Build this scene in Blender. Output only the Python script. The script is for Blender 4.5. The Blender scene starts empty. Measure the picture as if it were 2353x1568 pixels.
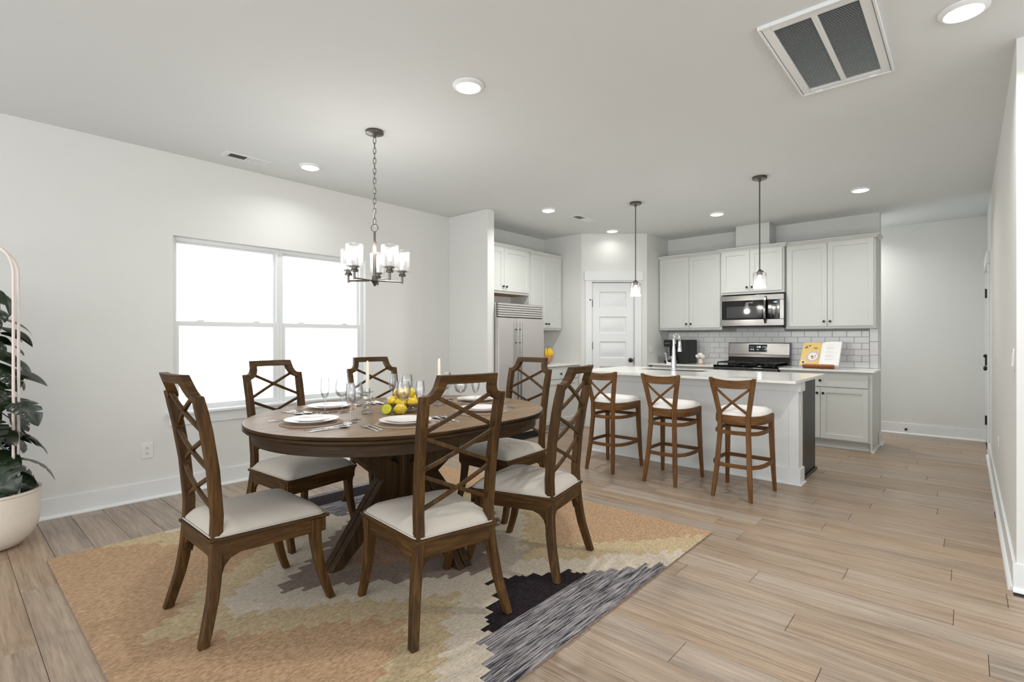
import bpy, bmesh, math, random
from math import sin, cos, pi, radians as R, sqrt, atan2
from mathutils import Vector, Matrix
C = bpy.context.scene
COL = C.collection
rnd = random.Random(7)

# ---------------------------------------------------------------- camera, world, exposure, daylight
H = 2.74          # ceiling height
EYE = 1.252       # camera height
YAW = 41.6        # camera turned this far from +y towards -x
cam = bpy.data.cameras.new('camera')
cam.sensor_width = 36.0
cam.lens = 18.0
cam.shift_y = -6.0 / 2353
cam.clip_start = 0.02
co = bpy.data.objects.new('camera', cam)
COL.objects.link(co)
co.location = (0, 0, EYE)
co.rotation_euler = (R(90), 0, R(YAW))
C.camera = co

w = bpy.data.worlds.new('sky')
C.world = w
w.use_nodes = True
bg = w.node_tree.nodes['Background']
bg.inputs[0].default_value = (0.93, 0.97, 1.0, 1)
bg.inputs[1].default_value = 2.4
C.view_settings.view_transform = 'Standard'
C.view_settings.look = 'None'
C.view_settings.exposure = 0.8
C.view_settings.gamma = 1.0
C.view_settings.use_curve_mapping = False
C.cycles.max_bounces = 10
C.cycles.diffuse_bounces = 5
C.cycles.glossy_bounces = 4
C.cycles.transparent_max_bounces = 24
C.cycles.caustics_reflective = False
C.cycles.caustics_refractive = False
C.cycles.sample_clamp_indirect = 6.0


def area(name, loc, rot, sx, sy, power, col=(1, 1, 1), portal=False, shape='RECTANGLE'):
    l = bpy.data.lights.new(name, 'AREA')
    l.shape = shape
    l.size = sx
    if shape == 'RECTANGLE':
        l.size_y = sy
    l.energy = power
    l.color = col
    if portal:
        l.cycles.is_portal = True
    o = bpy.data.objects.new(name, l)
    o.location = loc
    o.rotation_euler = rot
    COL.objects.link(o)
    return o


# sky seen through the left window and the added unseen openings (portals only guide the sampling of the sky)
area('portal', (-4.93, 2.16, 1.37), (0, R(-90), 0), 1.42, 1.86, 1, portal=True)
area('portal', (-2.4, -3.36, 1.275), (R(90), 0, 0), 4.0, 2.45, 1, portal=True)
area('portal', (2.2, -3.36, 1.275), (R(90), 0, 0), 4.0, 2.45, 1, portal=True)
area('portal', (4.62, 0.0, 1.275), (0, R(90), 0), 2.45, 5.0, 1, portal=True)


# ---------------------------------------------------------------- materials
def lin(c):
    out = []
    for x in c[:3]:
        x = x / 255.0
        out.append(x / 12.92 if x <= 0.04045 else ((x + 0.055) / 1.055) ** 2.4)
    return (*out, 1.0)


def nm(name):
    m = bpy.data.materials.new(name)
    m.use_nodes = True
    nt = m.node_tree
    return m, nt, nt.nodes['Principled BSDF'], nt.nodes['Material Output']


def setin(b, **k):
    for n, v in k.items():
        b.inputs[n.replace('_', ' ')].default_value = v


def plain(name, c, rough=0.5, metal=0.0, spec=0.5, noise=0.0, nscale=40.0, bump=0.0, coat=0.0):
    m, nt, b, o = nm(name)
    setin(b, Roughness=rough, Metallic=metal)
    b.inputs['Specular IOR Level'].default_value = spec
    b.inputs['Coat Weight'].default_value = coat
    col = lin(c)
    tc = nt.nodes.new('ShaderNodeTexCoord')
    nz = nt.nodes.new('ShaderNodeTexNoise')
    nz.inputs['Scale'].default_value = nscale
    nz.inputs['Detail'].default_value = 4
    nt.links.new(tc.outputs['Object'], nz.inputs['Vector'])
    mx = nt.nodes.new('ShaderNodeMixRGB')
    mx.inputs[1].default_value = tuple(x * (1 - noise) for x in col[:3]) + (1,)
    mx.inputs[2].default_value = tuple(min(1, x * (1 + noise)) for x in col[:3]) + (1,)
    nt.links.new(nz.outputs['Fac'], mx.inputs[0])
    nt.links.new(mx.outputs[0], b.inputs['Base Color'])
    if bump:
        bp = nt.nodes.new('ShaderNodeBump')
        bp.inputs['Strength'].default_value = bump
        bp.inputs['Distance'].default_value = 0.002
        nt.links.new(nz.outputs['Fac'], bp.inputs['Height'])
        nt.links.new(bp.outputs[0], b.inputs['Normal'])
    return m


def wood(name, dark, mid, light, stretch=(1, 1, 0.08), scale=38.0, rough=0.45, var=0.12, bump=0.15, huev=0.0, rand_off=True, coarse=0.25, spec=0.5):
    """Streaky grain; the tone of each piece varies through Object Info > Random."""
    m, nt, b, o = nm(name)
    N, L = nt.nodes.new, nt.links.new
    tc, oi = N('ShaderNodeTexCoord'), N('ShaderNodeObjectInfo')
    mp = N('ShaderNodeMapping')
    mp.inputs['Scale'].default_value = stretch
    L(tc.outputs['Object'], mp.inputs['Vector'])
    if rand_off:
        mul = N('ShaderNodeMath'); mul.operation = 'MULTIPLY'; mul.inputs[1].default_value = 37.0
        L(oi.outputs['Random'], mul.inputs[0])
        cx = N('ShaderNodeCombineXYZ')
        for k in range(3):
            L(mul.outputs[0], cx.inputs[k])
        L(cx.outputs[0], mp.inputs['Location'])
    nz = N('ShaderNodeTexNoise'); nz.inputs['Scale'].default_value = scale; nz.inputs['Detail'].default_value = 6; nz.inputs['Roughness'].default_value = 0.62
    nz.inputs['Distortion'].default_value = 0.6
    L(mp.outputs[0], nz.inputs['Vector'])
    n2 = N('ShaderNodeTexNoise'); n2.inputs['Scale'].default_value = scale * coarse; n2.inputs['Detail'].default_value = 3; n2.inputs['Distortion'].default_value = 1.2
    L(mp.outputs[0], n2.inputs['Vector'])
    av = N('ShaderNodeMath'); av.operation = 'ADD'
    L(nz.outputs['Fac'], av.inputs[0]); L(n2.outputs['Fac'], av.inputs[1])
    hf = N('ShaderNodeMath'); hf.operation = 'MULTIPLY'; hf.inputs[1].default_value = 0.5
    L(av.outputs[0], hf.inputs[0])
    rp = N('ShaderNodeValToRGB')
    e = rp.color_ramp.elements
    e[0].position = 0.33; e[0].color = lin(dark)
    e[1].position = 0.66; e[1].color = lin(light)
    k = e.new(0.5); k.color = lin(mid)
    L(hf.outputs[0], rp.inputs[0])
    hs = N('ShaderNodeHueSaturation')
    ma = N('ShaderNodeMath'); ma.operation = 'MULTIPLY_ADD'; ma.inputs[1].default_value = 2 * var; ma.inputs[2].default_value = 1 - var
    L(oi.outputs['Random'], ma.inputs[0]); L(ma.outputs[0], hs.inputs['Value'])
    if huev:
        fr = N('ShaderNodeMath'); fr.operation = 'MULTIPLY'; fr.inputs[1].default_value = 7.31
        L(oi.outputs['Random'], fr.inputs[0])
        f2 = N('ShaderNodeMath'); f2.operation = 'FRACT'; L(fr.outputs[0], f2.inputs[0])
        m3 = N('ShaderNodeMath'); m3.operation = 'MULTIPLY_ADD'; m3.inputs[1].default_value = 2 * huev; m3.inputs[2].default_value = 1 - huev
        L(f2.outputs[0], m3.inputs[0]); L(m3.outputs[0], hs.inputs['Saturation'])
    L(rp.outputs[0], hs.inputs['Color'])
    L(hs.outputs[0], b.inputs['Base Color'])
    b.inputs['Roughness'].default_value = rough
    b.inputs['Specular IOR Level'].default_value = spec
    bp = N('ShaderNodeBump'); bp.inputs['Strength'].default_value = bump; bp.inputs['Distance'].default_value = 0.002
    L(nz.outputs['Fac'], bp.inputs['Height']); L(bp.outputs[0], b.inputs['Normal'])
    return m


def clear_glass(name, tint=(1, 1, 1), edge=0.55, gl=0.06, seeds=False):
    """Thin clear glass: see-through face on, grey and shiny where it turns away."""
    m, nt, b, o = nm(name)
    N, L = nt.nodes.new, nt.links.new
    nt.nodes.remove(b)
    lw = N('ShaderNodeLayerWeight'); lw.inputs['Blend'].default_value = 0.35
    tr = N('ShaderNodeBsdfTransparent')
    rp = N('ShaderNodeValToRGB')
    rp.color_ramp.elements[0].color = (*tint, 1); rp.color_ramp.elements[0].position = 0.35
    rp.color_ramp.elements[1].color = (edge, edge, edge, 1); rp.color_ramp.elements[1].position = 1.0
    L(lw.outputs['Facing'], rp.inputs[0]); L(rp.outputs[0], tr.inputs[0])
    gs = N('ShaderNodeBsdfGlossy'); gs.inputs['Roughness'].default_value = 0.03
    mx = N('ShaderNodeMixShader')
    fm = N('ShaderNodeMath'); fm.operation = 'MULTIPLY_ADD'; fm.inputs[1].default_value = 0.5; fm.inputs[2].default_value = gl; fm.use_clamp = True
    L(lw.outputs['Fresnel'], fm.inputs[0]); L(fm.outputs[0], mx.inputs[0])
    L(tr.outputs[0], mx.inputs[1]); L(gs.outputs[0], mx.inputs[2])
    if seeds:
        tc = N('ShaderNodeTexCoord'); vo = N('ShaderNodeTexVoronoi'); vo.inputs['Scale'].default_value = 190
        L(tc.outputs['Object'], vo.inputs['Vector'])
        bp = N('ShaderNodeBump'); bp.inputs['Strength'].default_value = 0.8; bp.inputs['Distance'].default_value = 0.004
        L(vo.outputs['Distance'], bp.inputs['Height'])
        L(bp.outputs[0], gs.inputs['Normal'])
        r2 = N('ShaderNodeValToRGB'); r2.color_ramp.elements[0].position = 0.12; r2.color_ramp.elements[0].color = (0.72, 0.72, 0.72, 1)
        r2.color_ramp.elements[1].position = 0.3; r2.color_ramp.elements[1].color = (1, 1, 1, 1)
        L(vo.outputs['Distance'], r2.inputs[0])
        mm = N('ShaderNodeMixRGB'); mm.blend_type = 'MULTIPLY'; mm.inputs[0].default_value = 1
        L(rp.outputs[0], mm.inputs[1]); L(r2.outputs[0], mm.inputs[2]); L(mm.outputs[0], tr.inputs[0])
    L(mx.outputs[0], o.inputs[0])
    return m


def emit(name, c, s):
    m, nt, b, o = nm(name)
    b.inputs['Base Color'].default_value = lin(c)
    b.inputs['Emission Color'].default_value = lin(c)
    b.inputs['Emission Strength'].default_value = s
    return m


def woven(name, c1, c2, stretch=(90, 14, 20), rough=0.95, contrast=(0.35, 0.65), bump=0.6):
    m, nt, b, o = nm(name)
    N, L = nt.nodes.new, nt.links.new
    tc, mp = N('ShaderNodeTexCoord'), N('ShaderNodeMapping')
    mp.inputs['Scale'].default_value = stretch
    L(tc.outputs['Object'], mp.inputs['Vector'])
    nz = N('ShaderNodeTexNoise'); nz.inputs['Scale'].default_value = 1.0; nz.inputs['Detail'].default_value = 5; nz.inputs['Roughness'].default_value = 0.75
    L(mp.outputs[0], nz.inputs['Vector'])
    rp = N('ShaderNodeValToRGB'); e = rp.color_ramp.elements
    e[0].position = contrast[0]; e[0].color = lin(c1); e[1].position = contrast[1]; e[1].color = lin(c2)
    L(nz.outputs['Fac'], rp.inputs[0])
    L(rp.outputs[0], b.inputs['Base Color'])
    setin(b, Roughness=rough)
    b.inputs['Specular IOR Level'].default_value = 0.1
    bp = N('ShaderNodeBump'); bp.inputs['Strength'].default_value = bump; bp.inputs['Distance'].default_value = 0.004
    L(nz.outputs['Fac'], bp.inputs['Height']); L(bp.outputs[0], b.inputs['Normal'])
    return m


M = {}
M['wall'] = plain('wall_paint', (217, 217, 214), 0.75, spec=0.25, noise=0.012, nscale=6)
M['ceil'] = plain('ceiling_paint', (218, 221, 221), 0.85, spec=0.2, noise=0.012, nscale=5)
M['trim'] = plain('trim_paint', (223, 225, 225), 0.4, noise=0.01)
M['cab'] = plain('cabinet_paint', (207, 209, 205), 0.42, noise=0.012, nscale=9)
M['cabwood'] = wood('cabinet_underside', (120, 70, 25), (150, 95, 40), (170, 112, 55), (0.1, 1, 1))
M['dark'] = plain('espresso_panel', (28, 25, 23), 0.36, spec=0.3, noise=0.15, nscale=14)
M['black'] = plain('black_metal', (14, 14, 14), 0.35, noise=0.05)
M['blackgloss'] = plain('black_enamel', (8, 8, 9), 0.04, noise=0.05)
M['blackmatte'] = plain('black_plastic', (20, 20, 21), 0.45, noise=0.05)
M['steel'] = plain('stainless_steel', (142, 140, 137), 0.2, 1.0, noise=0.05, nscale=30)
M['nickel'] = plain('brushed_nickel', (112, 107, 102), 0.28, 1.0, noise=0.05)
M['chrome'] = plain('chrome', (215, 216, 218), 0.06, 1.0)
M['silver'] = plain('cutlery_steel', (205, 205, 205), 0.13, 1.0)
M['quartz'] = plain('quartz_top', (232, 231, 228), 0.12, noise=0.025, nscale=9)
M['tile'] = plain('glazed_tile', (224, 224, 224), 0.12, noise=0.012, nscale=5)
M['grout'] = plain('grout', (172, 170, 167), 0.9, noise=0.05)
M['fridge'] = plain('fridge_panel', (196, 192, 189), 0.28, 0.35, noise=0.015, nscale=4)
M['gap'] = plain('shadow_gap', (40, 36, 32), 0.9)
M['chairwood'] = wood('walnut_stain', (44, 29, 11), (67, 45, 19), (92, 64, 30), (1, 1, 0.07), 90, 0.5, 0.05, spec=0.2)
M['chairrail'] = wood('walnut_stain_rail', (44, 29, 11), (67, 45, 19), (92, 64, 30), (0.1, 0.1, 1), 90, 0.5, 0.05, spec=0.2)
M['stoolrail'] = wood('oak_stain_rail', (76, 49, 23), (102, 69, 36), (123, 85, 48), (0.1, 0.1, 1), 80, 0.5, 0.05, spec=0.25)
M['stoolwood'] = wood('oak_stain', (76, 49, 23), (102, 69, 36), (123, 85, 48), (1, 1, 0.07), 80, 0.5, 0.05, spec=0.25)
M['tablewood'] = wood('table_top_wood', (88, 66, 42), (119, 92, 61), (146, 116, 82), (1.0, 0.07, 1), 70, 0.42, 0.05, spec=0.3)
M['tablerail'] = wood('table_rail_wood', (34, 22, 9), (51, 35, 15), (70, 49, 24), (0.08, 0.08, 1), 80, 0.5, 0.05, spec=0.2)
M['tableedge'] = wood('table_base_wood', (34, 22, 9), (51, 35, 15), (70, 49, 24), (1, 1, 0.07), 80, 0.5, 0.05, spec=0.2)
M['linen'] = plain('seat_linen', (184, 176, 166), 0.95, spec=0.15, noise=0.05, nscale=420, bump=0.25)
M['white_seat'] = plain('white_upholstery', (240, 238, 236), 0.8, spec=0.2, noise=0.02, nscale=200, bump=0.1)
M['plank'] = wood('vinyl_plank', (120, 101, 84), (156, 136, 117), (177, 157, 137), (0.05, 1.0, 1.0), 95, 0.38, 0.07, 0.12, 0.2, coarse=0.22)
M['glassware'] = clear_glass('glassware', (0.985, 0.985, 0.985), 0.6, 0.05)
M['crystal'] = clear_glass('crystal', (0.93, 0.94, 0.94), 0.4, 0.14)
M['pane'] = clear_glass('window_glass', (0.98, 0.99, 0.99), 0.85, 0.01)
M['seeded'] = clear_glass('seeded_glass', (0.99, 0.99, 0.99), 0.7, 0.03, seeds=True)
M['porcelain'] = plain('porcelain', (228, 223, 221), 0.16, noise=0.01)
M['placemat'] = woven('placemat_weave', (150, 128, 110), (176, 156, 140), (300, 300, 20), bump=0.4)
M['wax'] = plain('candle_wax', (236, 228, 212), 0.5, noise=0.01)
M['lemon'] = plain('lemon_skin', (214, 182, 28), 0.38, noise=0.12, nscale=22, bump=0.12)
M['lime'] = plain('lime_flesh', (196, 196, 40), 0.35, noise=0.2, nscale=60)
M['limeskin'] = plain('lime_skin', (150, 170, 40), 0.4, noise=0.1)
M['banana'] = plain('banana_skin', (240, 196, 20), 0.45, noise=0.1, nscale=12)
M['bananatip'] = plain('banana_tip', (70, 50, 20), 0.7)
M['bowlwood'] = wood('bowl_wood', (150, 108, 76), (180, 138, 104), (200, 160, 126), (1, 1, 0.2), 30)
M['leaf'] = plain('leaf_green', (32, 44, 27), 0.25, noise=0.35, nscale=16)
M['stem'] = plain('stem_green', (62, 74, 40), 0.5, noise=0.2)
M['soil'] = plain('soil', (38, 26, 20), 0.95, noise=0.5, nscale=90, bump=1.0)
M['pot'] = plain('speckled_ceramic', (226, 216, 204), 0.5, noise=0.06, nscale=70)
M['trellis'] = plain('trellis_paint', (226, 212, 203), 0.45, noise=0.03)
M['lens'] = emit('light_lens', (255, 252, 246), 4.0)
M['bulb'] = emit('bulb_glow', (255, 250, 242), 5.0)
M['plastic'] = plain('white_plastic', (224, 222, 219), 0.35)
M['display'] = emit('display_glow', (210, 225, 240), 1.2)
M['paper'] = plain('page_paper', (240, 239, 237), 0.7, noise=0.01)
M['print'] = plain('grey_print', (206, 206, 206), 0.8)
M['pageyellow'] = plain('printed_yellow', (224, 192, 116), 0.55, noise=0.16, nscale=26)
M['pageblue'] = plain('printed_lilac', (186, 176, 204), 0.6)
M['pagebrown'] = plain('printed_brown', (96, 70, 60), 0.6)
M['copper'] = wood('stand_wood', (130, 72, 40), (160, 96, 56), (180, 116, 74), (0.1, 1, 1), 30)
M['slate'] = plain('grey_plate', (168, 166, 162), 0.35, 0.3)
M['hole'] = plain('duct_dark', (16, 16, 16), 0.9)
M['petal'] = plain('blossom_white', (236, 226, 216), 0.7, noise=0.05)
M['coral'] = plain('coaster_wood', (206, 158, 120), 0.5, noise=0.05)
M['rug_orange'] = woven('rug_orange', (146, 116, 88), (198, 166, 134), (120, 42, 20))
M['rug_yellow'] = woven('rug_straw', (158, 138, 106), (204, 184, 150), (120, 42, 20))
M['rug_cream'] = woven('rug_cream', (172, 158, 140), (212, 200, 182), (120, 42, 20))
M['rug_mauve'] = woven('rug_mauve', (112, 96, 88), (150, 133, 121), (120, 42, 20))
M['rug_rust'] = woven('rug_rust', (124, 94, 76), (162, 131, 108), (120, 42, 20))
M['rug_black'] = woven('rug_black', (22, 17, 20), (52, 44, 48), (120, 42, 20))
M['rug_stripe'] = woven('rug_stripe', (34, 38, 48), (176, 168, 168), (190, 6, 20), contrast=(0.42, 0.6))


# ---------------------------------------------------------------- mesh building
class MB:
    def __init__(s):
        s.v, s.f, s.m = [], [], []

    def face(s, idx, mi=0):
        s.f.append(tuple(idx)); s.m.append(mi)

    def add(s, pts, faces, mi=0):
        n = len(s.v)
        s.v += [tuple(p) for p in pts]
        for q in faces:
            s.face([n + i for i in q], mi)

    def box(s, x0, x1, y0, y1, z0, z1, mi=0, T=None):
        p = [(x, y, z) for z in (z0, z1) for y in (y0, y1) for x in (x0, x1)]
        if T:
            p = [T(Vector(q)) for q in p]
        s.add(p, [(0, 2, 3, 1), (4, 5, 7, 6), (0, 1, 5, 4), (2, 6, 7, 3), (0, 4, 6, 2), (1, 3, 7, 5)], mi)
        return s

    def rings(s, rings, closed_ring=True, cap=(True, True), mi=0, loop=False):
        n = len(s.v); k = len(rings[0])
        for r in rings:
            s.v += [tuple(p) for p in r]
        nr = len(rings)
        for i in range(nr if loop else nr - 1):
            a, b = n + i * k, n + ((i + 1) % nr) * k
            for j in range(k if closed_ring else k - 1):
                j2 = (j + 1) % k
                s.face((a + j, a + j2, b + j2, b + j), mi)
        if not loop and closed_ring:
            if cap[0]:
                s.face([n + j for j in range(k)][::-1], mi)
            if cap[1]:
                s.face([n + (nr - 1) * k + j for j in range(k)], mi)
        return s

    def lathe(s, prof, n=24, c=(0, 0, 0), mi=0, axis='z', cap=(False, False)):
        rs = []
        for (r, z) in prof:
            ring = []
            for j in range(n):
                a = 2 * pi * j / n
                p = (r * cos(a), r * sin(a), z)
                if axis == 'y':
                    p = (p[0], p[2], -p[1])
                elif axis == '-y':
                    p = (p[0], -p[2], p[1])
                elif axis == 'x':
                    p = (p[2], p[0], p[1])
                ring.append((p[0] + c[0], p[1] + c[1], p[2] + c[2]))
            rs.append(ring)
        return s.rings(rs, True, cap, mi)

    def sweep(s, path, sec, up=(0, 0, 1), closed=False, mi=0):
        """sec: list of (a,b) or function i->list; a along side vector, b along 'up-ish' vector."""
        P = [Vector(p) for p in path]
        n = len(P); rs = []; upv = Vector(up)
        for i in range(n):
            if closed:
                t = P[(i + 1) % n] - P[i - 1]
            else:
                t = P[min(i + 1, n - 1)] - P[max(i - 1, 0)]
            t.normalize()
            side = t.cross(upv)
            if side.length < 1e-4:
                side = t.cross(Vector((0, 1, 0.01)))
            side.normalize()
            u = side.cross(t).normalized()
            k = 1.0
            if 0 < i < n - 1 or closed:
                d1 = (P[i] - P[i - 1]).normalized(); d2 = (P[(i + 1) % n] - P[i]).normalized()
                cs = max(0.5, sqrt(max(0.0, (1 + d1.dot(d2)) / 2)))
                k = 1 / cs
            sc = sec(i) if callable(sec) else sec
            axis_turn = abs((P[(i + 1) % n] - P[i]).normalized().cross((P[i] - P[i - 1]).normalized()).dot(u)) if (0 < i < n - 1 or closed) else 0
            rs.append([P[i] + side * (a * (k if axis_turn > 1e-3 else 1)) + u * b for a, b in sc])
        return s.rings(rs, True, (True, True), mi, loop=closed)

    def tube(s, path, r, n=8, closed=False, mi=0, up=(0, 0, 1)):
        P = [Vector(p) for p in path]
        rad = r if callable(r) else (lambda i: r)
        t0 = (P[1] - P[0]).normalized()
        ref = Vector(up)
        if abs(t0.dot(ref)) > 0.95:
            ref = Vector((1, 0, 0))
        u = t0.cross(ref).normalized()
        rs = []; m = len(P)
        for i in range(m):
            t = (P[(i + 1) % m] - P[i - 1]) if closed else (P[min(i + 1, m - 1)] - P[max(i - 1, 0)])
            t.normalize()
            u = (u - t * u.dot(t)).normalized()
            v = t.cross(u)
            rs.append([P[i] + (u * cos(2 * pi * j / n) + v * sin(2 * pi * j / n)) * rad(i) for j in range(n)])
        return s.rings(rs, True, (True, True), mi, loop=closed)

    def prism(s, poly, z0, z1, mi=0, T=None):
        k = len(poly)
        a = [(x, y, z0) for x, y in poly]; b = [(x, y, z1) for x, y in poly]
        pts = a + b
        if T:
            pts = [T(Vector(p)) for p in pts]
        fs = [list(range(k))[::-1], [k + i for i in range(k)]] + [(i, (i + 1) % k, k + (i + 1) % k, k + i) for i in range(k)]
        s.add(pts, fs, mi)
        return s

    def ball(s, c, r, n=12, m=8, sc=(1, 1, 1), mi=0):
        rs = []
        for i in range(1, m):
            th = pi * i / m
            rs.append([(c[0] + sc[0] * r * sin(th) * cos(2 * pi * j / n), c[1] + sc[1] * r * sin(th) * sin(2 * pi * j / n), c[2] - sc[2] * r * cos(th)) for j in range(n)])
        b = len(s.v)
        s.rings(rs, True, (False, False), mi)
        s.v += [(c[0], c[1], c[2] - sc[2] * r), (c[0], c[1], c[2] + sc[2] * r)]
        lo, hi = len(s.v) - 2, len(s.v) - 1
        for j in range(n):
            s.face((lo, b + (j + 1) % n, b + j), mi)
            e = b + (m - 2) * n
            s.face((hi, e + j, e + (j + 1) % n), mi)
        return s

    def mesh(s, name, mats, angle=32):
        me = bpy.data.meshes.new(name)
        me.from_pydata(s.v, [], s.f)
        for m_ in (mats if isinstance(mats, (list, tuple)) else [mats]):
            me.materials.append(m_)
        for p, i in zip(me.polygons, s.m):
            p.material_index = i
            p.use_smooth = True
        bm = bmesh.new(); bm.from_mesh(me)
        bmesh.ops.recalc_face_normals(bm, faces=bm.faces)
        bm.to_mesh(me); bm.free()
        me.set_sharp_from_angle(angle=R(angle))
        me.update()
        return me

    def build(s, name, mats, parent=None, bevel=0.0, loc=(0, 0, 0), rotz=0.0, angle=32, seg=2):
        o = bpy.data.objects.new(name, s.mesh(name, mats, angle))
        COL.objects.link(o)
        o.location = loc
        o.rotation_euler = (0, 0, rotz)
        if parent is not None:
            o.parent = parent
        if bevel:
            bv = o.modifiers.new('bevel', 'BEVEL')
            bv.width = bevel; bv.segments = seg; bv.limit_method = 'ANGLE'; bv.angle_limit = R(40)
            bv.harden_normals = False
        return o


def rect(a, b):
    return [(-a / 2, -b / 2), (a / 2, -b / 2), (a / 2, b / 2), (-a / 2, b / 2)]


def thing(name, label, cat, loc=(0, 0, 0), rotz=0.0, group=None):
    o = bpy.data.objects.new(name, None)
    o.empty_display_size = 0.05
    COL.objects.link(o)
    o.location = loc
    o.rotation_euler = (0, 0, rotz)
    o['label'] = label
    o['category'] = cat
    if group:
        o['group'] = group
    return o


def tag(o, label, cat, group=None):
    o['label'] = label
    o['category'] = cat
    if group:
        o['group'] = group
    return o


def struct(o):
    o['kind'] = 'structure'
    return o


def dup(root, loc, rotz=0.0, label=None, group=None, rot=None, scale=None):
    r = root.copy(); COL.objects.link(r)
    r.location = loc
    r.rotation_euler = rot if rot else (0, 0, rotz)
    if scale:
        r.scale = scale
    if label:
        r['label'] = label
    if group:
        r['group'] = group
    for ch in list(root.children):
        c = ch.copy(); COL.objects.link(c); c.parent = r
        for g in list(ch.children):
            d = g.copy(); COL.objects.link(d); d.parent = c
    return r


def dup_part(src, parent, loc, rot=None, scale=None):
    c = src.copy(); COL.objects.link(c); c.parent = parent; c.location = loc
    if rot:
        c.rotation_euler = rot
    if scale:
        c.scale = scale
    return c


def text_part(name, body, size, mat, parent, loc, rot, extrude=0.0004, align='CENTER'):
    cu = bpy.data.curves.new(name, 'FONT')
    cu.body = body; cu.size = size; cu.extrude = extrude; cu.align_x = align; cu.align_y = 'CENTER'
    to = bpy.data.objects.new(name, cu); COL.objects.link(to)
    bpy.context.view_layer.update()
    me = bpy.data.meshes.new_from_object(to.evaluated_get(bpy.context.evaluated_depsgraph_get()))
    bpy.data.objects.remove(to)
    me.materials.clear(); me.materials.append(mat)
    o = bpy.data.objects.new(name, me); COL.objects.link(o)
    o.parent = parent; o.location = loc; o.rotation_euler = rot
    return o
# ---------------------------------------------------------------- the room
XL, XR, YB, YF = -4.77, 0.185, 7.39, 8.45
PW, PL = 0.178, 1.22


def build_floor():
    fl = MB().box(-4.9, 4.6, -3.3, 8.6, -0.12, -0.0045).build('floor', M['gap'])
    struct(fl)
    far = MB().box(1.0, 4.5, -3.2, 3.56, -0.0045, 0).box(-4.77, 1.0, -3.2, 3.66 - 20 * PW - 0.001, -0.0045, 0)
    o = far.build('plank_field', M['plank'], fl)
    full = None

    def plank_mesh(l):
        a, b, e = l / 2 - 0.0008, PW / 2 - 0.0008, 0.0016
        r0 = [(-a, -b, -0.0045), (a, -b, -0.0045), (a, b, -0.0045), (-a, b, -0.0045)]
        r1 = [(-a, -b, -e), (a, -b, -e), (a, b, -e), (-a, b, -e)]
        r2 = [(-a + e, -b + e, 0), (a - e, -b + e, 0), (a - e, b - e, 0), (-a + e, b - e, 0)]
        return MB().rings([r0, r1, r2], True, (False, True)).mesh('plank', M['plank'], 20)
    known = {0: -1.059, -1: -1.28, 1: -0.71, 3: -0.612, 4: -0.872, 5: -0.536}
    rr = random.Random(11)
    prev = 0.3
    for k in range(-20, 27):
        y = 3.66 + PW * (k + 0.5)
        x0 = -4.757
        x1 = 1.0 if y < 3.5 else 0.172
        if y > 7.35:
            x0 = -1.1
        elif y > 6.75:
            x0 = -3.37
        elif y > 6.2:
            x0 = -3.95
        if k in known:
            off = known[k]
        else:
            off = prev + 0.3 + 0.5 * rr.random()
        prev = off
        e = off - math.ceil((off - x0) / PL) * PL
        while e < x1:
            a, b = max(e, x0), min(e + PL, x1)
            if b - a > 0.03:
                if abs(b - a - PL) < 1e-6:
                    if full is None:
                        full = plank_mesh(PL)
                    me = full
                else:
                    me = plank_mesh(b - a)
                p = bpy.data.objects.new('plank', me)
                COL.objects.link(p); p.parent = fl
                p.location = ((a + b) / 2, y, 0)
            e += PL


build_floor()
struct(MB().box(-4.93, 4.6, -3.3, 8.6, H, H + 0.1).build('ceiling', M['ceil']))

WY0, WY1, WZ0, WZ1 = 1.27, 3.03, 0.64, 2.085
mb = MB()
mb.box(XL - 0.16, XL, -3.3, WY0, 0, H); mb.box(XL - 0.16, XL, WY1, 8.6, 0, H)
mb.box(XL - 0.16, XL, WY0, WY1, 0, WZ0); mb.box(XL - 0.16, XL, WY0, WY1, WZ1, H)
struct(mb.build('wall_left', M['wall']))
struct(MB().box(XL, -4.105, 4.2, 4.312, 0, H).build('wall_partition', M['wall'], bevel=0.004))
struct(MB().box(XL, -4.094, 6.1, 6.2, 0, H).build('wall_alcove', M['wall']))
# diagonal pantry wall, local x along the wall, local -y towards the room
PA = (-4.094, 6.10); PB_ = (-3.39, 6.70)
PANG = atan2(PB_[1] - PA[1], PB_[0] - PA[0]); PLEN = sqrt((PB_[0] - PA[0]) ** 2 + (PB_[1] - PA[1]) ** 2)
DX0, DX1, DZ = 0.150, 0.748, 2.05
mb = MB()
mb.box(0, DX0, 0, 0.11, 0, H).box(DX1, PLEN, 0, 0.11, 0, H).box(DX0, DX1, 0, 0.11, DZ, H)
struct(mb.build('wall_pantry', M['wall'], loc=(PA[0], PA[1], 0), rotz=PANG))
struct(MB().box(-3.5, -3.39, 6.70, YB, 0, H).build('wall_side', M['wall']))
wall_back = struct(MB().box(-3.5, -0.765, YB, YB + 0.12, 0, H).build('wall_back', M['wall']))
struct(MB().box(-2.2, 0.35, YF, YF + 0.12, 0, H).build('wall_far', M['wall']))
D2A, D2B, D2Z = 7.55, 8.37, 2.03
mb = MB()
mb.box(XR, XR + 0.12, 3.56, D2A, 0, H).box(XR, XR + 0.12, D2B, 8.6, 0, H).box(XR, XR + 0.12, D2A, D2B, D2Z, H)
mb.box(XR + 0.12, 4.6, 3.56, 3.68, 0, H)
struct(mb.build('wall_right', M['wall']))
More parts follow.
